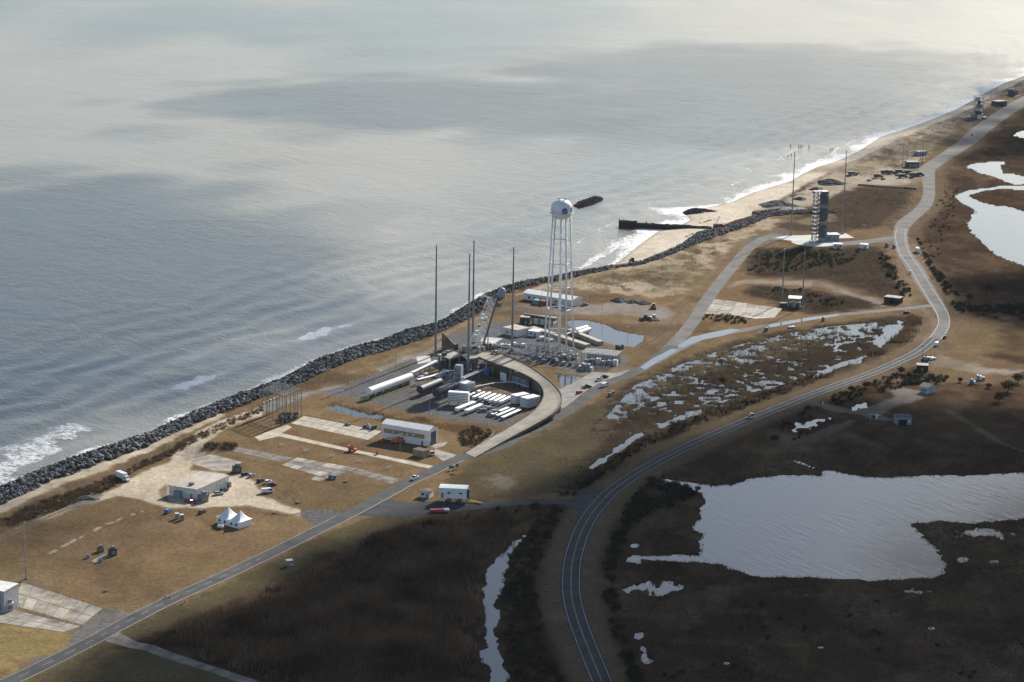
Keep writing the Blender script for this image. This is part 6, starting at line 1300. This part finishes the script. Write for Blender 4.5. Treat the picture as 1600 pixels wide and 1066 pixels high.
# ================================================================ vegetation (real stems and leaves)
vegm = vmat('dry_stems', rough=.9, trans=.32); leafm = vmat('evergreen_leaves', rough=.75, trans=.35)
def ground_z(P):
    z, sd, p = terrain_z(P[:, 0], P[:, 1]); return z, p
def reeds(name, label, poly, n, h, w, cols, blades=3, dens=None, spread=.5, wet=False):
    """upright dry blades: thin triangles, each clump a few"""
    q = wpoly(poly); P = inside(q, n); z, p = ground_z(P); k = (p < (2 if wet else .35)); z = np.maximum(z, WZ-.45); k &= sst(-2, 14, sdist(q, P[:, 0], P[:, 1])+(fbm(P[:, 0]+7, P[:, 1], 10, 3)-.5)*26)*(.35+1.1*fbm(P[:, 0]-70, P[:, 1], 18, 4)) > RNG.uniform(0, 1, len(P))
    if dens is not None: k &= dens(P[:, 0], P[:, 1]) > RNG.uniform(0, 1, len(P))
    P, z = P[k], z[k]; n = len(P); m = n*blades
    bx = np.repeat(P[:, 0], blades)+RNG.normal(0, spread, m); by = np.repeat(P[:, 1], blades)+RNG.normal(0, spread, m); bz = np.repeat(z, blades)-.1
    a = RNG.uniform(0, PI, m); hh = h*RNG.uniform(.5, 1.1, m)*(.6+.8*fbm(bx, by, 12, 3)); ww = w*RNG.uniform(.6, 1.3, m); lx, ly = RNG.normal(0, .22, m)*hh, RNG.normal(0, .22, m)*hh
    V = np.empty((m, 3, 3)); V[:, 0] = np.stack([bx-np.cos(a)*ww, by-np.sin(a)*ww, bz], 1); V[:, 1] = np.stack([bx+np.cos(a)*ww, by+np.sin(a)*ww, bz], 1); V[:, 2] = np.stack([bx+lx, by+ly, bz+hh], 1)
    c0, c1 = np.array(cols[0]), np.array(cols[1]); t = np.clip(fbm(bx+40, by, 16, 3)*1.6-.3+RNG.normal(0, .2, m), 0, 1)[:, None]; c = (c0*(1-t)+c1*t)*RNG.uniform(.75, 1.2, (m, 1))
    me = npmesh(name, V.reshape(-1, 3), np.arange(m*3).reshape(-1, 3), np.repeat(c, 3, 0)); return tag(link(name, me, vegm), label, None, None, 'stuff')
BROWN = ((.10, .070, .048), (.21, .145, .092)); PALE = ((.15, .105, .06), (.27, .19, .11)); DARKB = ((.055, .042, .03), (.125, .09, .06)); TAN = ((.13, .085, .045), (.21, .145, .08))
reeds('reed_bed', 'broad bed of dark brown reeds in the shaded lower left marsh', [(230,1000),(300,970),(400,930),(480,890),(560,845),(640,820),(760,800),(850,792),(868,800),(820,835),(770,880),(757,900),(757,1000),(765,1100),(480,1100),(420,1066),(330,1035),(250,1012)], 46000, 3.0, .21, ((.075, .05, .034), (.24, .165, .105)))
reeds('reed_bank', 'brown reed bank between the flooded marsh and the main road', [(1412,503),(1428,486),(1440,490),(1440,515),(1420,538),(1370,558),(1290,592),(1200,625),(1120,655),(1040,688),(975,722),(955,740),(930,745),(960,712),(1010,680),(1100,645),(1190,612),(1290,578),(1370,545)], 12000, 2.4, .17, ((.07, .047, .032), (.155, .105, .068)))
reeds('marsh_grass', 'low dark marsh grass round the large pond', [(970,800),(1010,760),(1040,740),(1120,720),(1230,700),(1320,690),(1420,690),(1600,690),(1700,690),(1700,1110),(1010,1110),(990,1040),(965,960),(955,900)], 42000, .9, .2, DARKB, 3, None, .8)
reeds('marsh_grass', 'low brown grass on the marsh beside the far lagoon', [(1470,270),(1500,240),(1600,200),(1700,180),(1700,520),(1560,500),(1500,490),(1480,450),(1440,390),(1430,350),(1465,310)], 12000, .7, .22, ((.032, .024, .018), (.07, .05, .035)), 3, None, .9)
reeds('marsh_grass', 'brown tufts in the flooded marsh between the roads', [(930,660),(985,600),(1050,570),(1110,548),(1190,525),(1290,508),(1400,498),(1412,506),(1370,545),(1290,580),(1200,610),(1120,640),(1030,665),(960,690),(900,760),(870,770),(880,720)], 13000, .95, .17, ((.032, .025, .018), (.075, .054, .036)), 3, lambda x, y: fbm(x, y*.6, 7, 3)*2.4-.65, .6, True)
reeds('dry_grass', 'dry tan grass tufts on the launch site lawns', [(-100,860),(0,800),(120,760),(300,690),(470,620),(600,570),(700,530),(780,490),(1000,480),(1080,470),(1030,555),(960,600),(900,640),(780,700),(600,790),(500,830),(200,970),(0,1060),(-100,1090)], 22000, .28, .14, TAN, 2, lambda x, y: fbm(x, y, 25, 4)*1.3-.15, .5)
reeds('dune_scrub', 'brown scrub on the bank behind the rock sea wall', [(-60,845),(0,812),(60,785),(120,765),(180,740),(260,705),(330,668),(410,636),(412,644),(350,672),(300,695),(270,712),(215,735),(170,765),(110,790),(40,815),(0,832)], 13000, 1.0, .14, ((.10, .07, .045), (.20, .145, .09)), 3, lambda x, y: fbm(x, y, 9, 3)*2-.2, .6)
reeds('scrub_field', 'dark scrub in the hollow before the far launch tower', [(1165,402),(1182,390),(1260,387),(1380,387),(1400,402),(1422,458),(1385,466),(1340,453),(1280,436),(1168,430)], 9000, .8, .18, ((.05, .037, .026), (.09, .066, .044)), 3, None, .8)
reeds('scrub_field', 'dark scrub patch between the sandy track and the open shed', [(1158,458),(1182,446),(1262,452),(1380,474),(1358,483),(1262,491),(1254,482),(1225,476),(1200,470)], 5000, .8, .18, ((.065, .046, .032), (.11, .077, .05)), 3, None, .7)
reeds('scrub_field', 'brown scrub field beyond the far launch tower', [(1330,292),(1438,296),(1436,310),(1412,340),(1396,352),(1310,362),(1290,345),(1250,338),(1300,320)], 7000, .7, .2, ((.055, .041, .03), (.095, .07, .047)), 3, None, .9)
reeds('dune_grass', 'tufts of grass on the pale dunes behind the rock wall', [(830,455),(896,436),(998,418),(1100,383),(1190,345),(1140,385),(1100,420),(1060,452),(1000,458),(900,447)], 9000, .7, .22, ((.12, .09, .055), (.26, .20, .13)), 3, lambda x, y: fbm(x*1.1, y*.7, 16, 5)*2.2-.75, .7)
reeds('dune_grass', 'tufts of grass on the far beach dunes', [(1300,270),(1354,246),(1408,222),(1460,199),(1494,184),(1600,128),(1620,140),(1500,200),(1437,262),(1340,284)], 7000, .9, .3, ((.10, .085, .06), (.20, .16, .11)), 3, lambda x, y: fbm(x*1.1, y*.7, 20, 5)*2.2-.75, 1.0)
reeds('ditch_reeds', 'dark reeds lining the drainage ditch of the tank farm', [(500,634),(512,629),(530,628),(600,644),(690,655),(735,662),(770,670),(765,685),(725,680),(700,672),(640,662),(600,660),(560,650),(520,640)], 6500, 1.0, .12, ((.15, .095, .05), (.30, .20, .10)), 3, None, .4)
# ---- evergreen bushes and trees: leaf clumps through the crown
def leaves(P, R, H, per, size, c0, c1, seed_z):
    n = len(P); m = n*per
    u = RNG.normal(0, 1, (m, 3)); u /= np.linalg.norm(u, axis=1)[:, None]; rad = RNG.uniform(.25, 1, m)**.5
    # lumpy outline: radius swings with direction and with the bush
    ph = np.repeat(RNG.uniform(0, 6, n), per); lump = .72+.30*np.sin(3*np.arctan2(u[:, 1], u[:, 0])+ph)*np.cos(4*u[:, 2]+ph)
    rr = np.repeat(R, per)*rad*lump; hh = np.repeat(H, per)
    c = np.stack([np.repeat(P[:, 0], per)+u[:, 0]*rr, np.repeat(P[:, 1], per)+u[:, 1]*rr, np.repeat(seed_z, per)+hh*.5+u[:, 2]*hh*.5*rad*lump], 1); c[:, 2] = np.maximum(c[:, 2], np.repeat(seed_z, per)+.1)
    d1 = RNG.normal(0, 1, (m, 3)); d2 = RNG.normal(0, 1, (m, 3)); s = size*RNG.uniform(.5, 1.3, (m, 1)); d1 = d1/np.linalg.norm(d1, axis=1)[:, None]*s; d2 = d2/np.linalg.norm(d2, axis=1)[:, None]*s
    V = np.stack([c, c+d1, c+d2], 1).reshape(-1, 3); t = RNG.uniform(0, 1, (m, 1))*np.repeat(RNG.uniform(.3, 1, n), per)[:, None]
    col = np.array(c0)*(1-t)+np.array(c1)*t; return V, np.arange(m*3).reshape(-1, 3), np.repeat(col, 3, 0)
EV = ((.022, .027, .019), (.055, .058, .036)); BR = ((.05, .038, .027), (.12, .088, .06))
def thicket(name, label, poly, n, r, h, cols=EV, per=70, size=.55, dens=None):
    q = wpoly(poly); P = inside(q, n)
    if dens is not None: P = P[dens(P[:, 0], P[:, 1]) > RNG.uniform(0, 1, len(P))]
    z, p = ground_z(P); P, z = P[p < .3], z[p < .3]
    R = r*RNG.uniform(.55, 1.2, len(P)); size = size*1.4; V, F_, c = leaves(P, R, h*R/r*RNG.uniform(.8, 1.15, len(P)), per, size, *cols, z)
    return tag(link(name, npmesh(name, V, F_, c), leafm), label, None, None, 'stuff')
patchy = lambda s, g=2.4, o=.75: (lambda x, y: fbm(x+s, y, 22, 3)*g-o)
thicket('thicket', 'dark evergreen thicket along the right bank of the creek', [(822,838),(868,800),(885,792),(870,830),(845,870),(832,900),(838,960),(860,1030),(890,1100),(800,1110),(790,1040),(787,1000),(785,960),(784,920),(790,880)], 260, 2.6, 3.0, EV, 80, .5, patchy(3))
thicket('thicket', 'leafless brown brush right of the creek', [(822,838),(868,800),(880,800),(850,860),(835,900),(850,1000),(890,1100),(800,1110),(787,1000),(785,920),(790,880)], 320, 1.8, 2.2, BR, 60, .45)
thicket('thicket', 'dark thicket on the inner side of the main road bend', [(1000,770),(1040,742),(1070,760),(1085,775),(1060,790),(1020,800),(985,830),(965,870),(960,920),(970,970),(985,1020),(1010,1080),(1000,1100),(960,1000),(945,930),(945,880),(960,830),(980,790)], 360, 2.4, 2.8, EV, 80, .5, patchy(90, 2.4, .5))
thicket('thicket', 'dark bushes along the ditch left of the main road', [(885,770),(930,740),(990,690),(1060,655),(1130,630),(1135,640),(1060,672),(1000,705),(940,750),(900,775),(800,805),(770,800),(800,790)], 150, 1.9, 2.2, EV, 70, .45, patchy(40))
thicket('thicket', 'dark bushes along the marsh track by the tan-roofed house', [(1290,628),(1330,605),(1400,585),(1480,590),(1480,598),(1430,602),(1400,608),(1350,620),(1310,635)], 190, 1.8, 2.2, EV, 70, .45, patchy(17, 2.4, .55))
thicket('thicket', 'dark bushes around the pool below the marsh track', [(1200,690),(1225,660),(1255,640),(1290,645),(1330,655),(1280,680),(1220,700)], 60, 1.7, 2.0, EV, 70, .45, patchy(71))
thicket('thicket', 'dark bushes along the marsh edge of the far road', [(1430,370),(1440,380),(1462,420),(1490,450),(1510,480),(1600,478),(1600,500),(1500,495),(1478,460),(1445,405)], 320, 2.2, 2.4, EV, 60, .6, patchy(29, 2.4, .5))
thicket('thicket', 'dark bushes in the hollow before the far launch tower', [(1168,426),(1185,395),(1250,392),(1330,395),(1340,405),(1300,420),(1230,425)], 230, 2.2, 2.2, EV, 60, .55, patchy(11, 2.4, .45))
thicket('thicket', 'row of dark bushes right of the hollow', [(1375,392),(1388,402),(1412,440),(1428,462),(1410,465),(1392,440),(1372,405)], 60, 2.2, 2.6, EV, 60, .6)
thicket('thicket', 'dark bushes in the scrub behind the open shed', [(1180,448),(1240,450),(1300,465),(1330,478),(1290,482),(1230,462)], 50, 1.9, 2.2, EV, 60, .5, patchy(5))
thicket('thicket', 'dark low bushes at the left corner of the concrete pad', [(1100,492),(1140,494),(1175,500),(1165,507),(1120,505),(1098,500)], 45, 1.5, 1.8, ((.03, .03, .018), (.075, .062, .038)), 60, .45)
thicket('thicket', 'scattered dark bushes on the lower right marsh', [(1000,980),(1100,930),(1300,940),(1500,920),(1650,900),(1650,1100),(1040,1100)], 110, 1.7, 1.6, EV, 60, .5, patchy(55, 2.6, 1.0))
thicket('thicket', 'brown brush corner by the ramp foot', [(735,668),(768,676),(760,690),(742,700),(720,695),(715,680)], 70, 1.6, 1.9, BR, 60, .4)
thicket('scrub_bank', 'low brown bushes on the bank behind the rock wall', [(0,815),(60,787),(120,767),(180,742),(260,707),(330,670),(410,638),(412,644),(350,672),(300,695),(270,712),(215,735),(170,765),(110,790),(40,815)], 700, 1.6, 1.1, ((.07, .052, .035), (.17, .125, .08)), 40, .35, patchy(62, 2.4, .35))
thicket('thicket', 'dark shrubs lining the narrow ditch beside the main road', [(880,775),(925,740),(960,715),(1010,684),(1100,648),(1200,612),(1280,584),(1285,590),(1200,622),(1100,660),(1015,696),(965,728),(930,752),(895,778)], 420, 1.7, 2.0, ((.022, .02, .015), (.06, .046, .032)), 55, .4, patchy(130, 2.2, .3))
thicket('thicket', 'dark shrubs edging the far lagoon marsh', [(1440,340),(1462,322),(1475,300),(1480,280),(1500,300),(1490,350),(1470,390),(1480,430),(1460,410),(1440,375)], 130, 1.6, 1.4, EV, 45, .5, patchy(230, 2.4, .8))
def bush(px, py, r, h, label, group, cols=EV, per=260, name='evergreen_shrub'):
    c = W(px, py); t = thing(name, label, 'tree', c, 0, group); z0 = np.zeros(1)
    V, F_, cc_ = leaves(np.zeros((1, 2)), np.array([r]), np.array([h]), int(110*r+60), .45+.05*r, *cols, z0+h*.12); link('crown', npmesh('crown', V, F_, cc_), leafm, t)
    m = MB().cyl((0, 0, -.2), (.1*r, 0, h*.55), .16*r*.5+.08, .06, 6)
    for k in range(4): a = k*1.6+px; m.cyl((.05*r, 0, h*(.2+.08*k)), (r*.5*math.cos(a), r*.5*math.sin(a), h*(.45+.1*k)), .08, .03, 5)
    m.build('trunk', wood, t)
ge = 'dark evergreen trees standing in the marshes'
for px, py, r, h, lb in ((1575,612,6,6.5,'largest dark evergreen clump at the right edge behind the clearing'), (1560,628,4.5,5,'dark evergreen just below the largest clump at the right edge'), (1590,598,5,5.5,'dark evergreen at the right edge above the largest clump'), (1408,584,3.4,4,'dark evergreen on the near verge left of the bend pole'), (1420,590,2.4,3,'small dark evergreen right of the verge evergreen'),
 (1330,612,2.6,3.2,'dark evergreen beside the marsh track start'), (1352,606,2.6,3.2,'second dark evergreen along the marsh track'), (1500,597,2.2,2.6,'small evergreen left of the blue tarpaulin stack'), (1545,606,2.2,2.6,'small evergreen right of the grey cabin frame'), (1262,642,2.6,2.8,'evergreen on the bank above the small bright pool'),
 (1210,690,3.0,3.4,'evergreen left of the small bright pool'), (1017,757,3.2,4.2,'dark evergreen at the top left corner of the large pond'), (1050,764,2.6,3.6,'evergreen on the left shore of the large pond'), (1070,768,2.4,3.2,'evergreen nearest the water on the left shore of the large pond'), (1090,768,2.0,2.6,'small evergreen at the water edge of the large pond'),
 (1128,600,3.4,4,'dark evergreen by the reed bank above the main road'), (868,802,3.0,4.0,'dark evergreen beside the side road junction'), (835,800,3.6,4.2,'dark evergreen clump above the creek head'), (1339,398,2.4,4.5,'lone dark tree in the hollow before the launch tower'), (1293,474,3.4,3.4,'dark evergreen in the scrub right of the open shed'), (1545,455,4.0,4.5,'dark evergreen by the far marsh pools'), (1515,470,4.0,4.5,'dark evergreen on the shaded far marsh')): bush(px, py, r, h, lb, ge)
t = thing('bramble_mound', 'rounded dark bramble mound on the lawn near the steel cage', 'shrub', W(345, 700)); P = np.stack([RNG.uniform(-7.5, 7.5, 60), RNG.normal(0, 2.2, 60)], 1); V, F_, cc_ = leaves(P, np.full(60, 2.2), np.full(60, 3.0), 70, .4, (.045, .035, .024), (.10, .075, .05), np.zeros(60)); link('crown', npmesh('crown', V, F_, cc_), leafm, t)
MB().cyl((0, 0, -.2), (.3, 0, 1.0), .2, .08, 6).cyl((-3, .5, -.2), (-2.7, .6, 1.0), .18, .07, 6).cyl((3, -.4, -.2), (3.2, -.2, 1.0), .18, .07, 6).build('trunk', wood, t)
# ---------------------------------------------------------------- sea air
hz = bpy.data.materials.new('sea_air'); hz.use_nodes = True; n_ = hz.node_tree; n_.nodes.remove(n_.nodes['Principled BSDF'])
pv = n_.nodes.new('ShaderNodeVolumePrincipled'); pv.inputs['Color'].default_value = (.86, .92, 1, 1); pv.inputs['Density'].default_value = 0.9e-5; pv.inputs['Anisotropy'].default_value = .2
n_.links.new(pv.outputs[0], n_.nodes['Material Output'].inputs['Volume'])
tag(MB().box(0, 15000, -12, 100000, 80000, 324).build('haze', hz), kind='stuff')
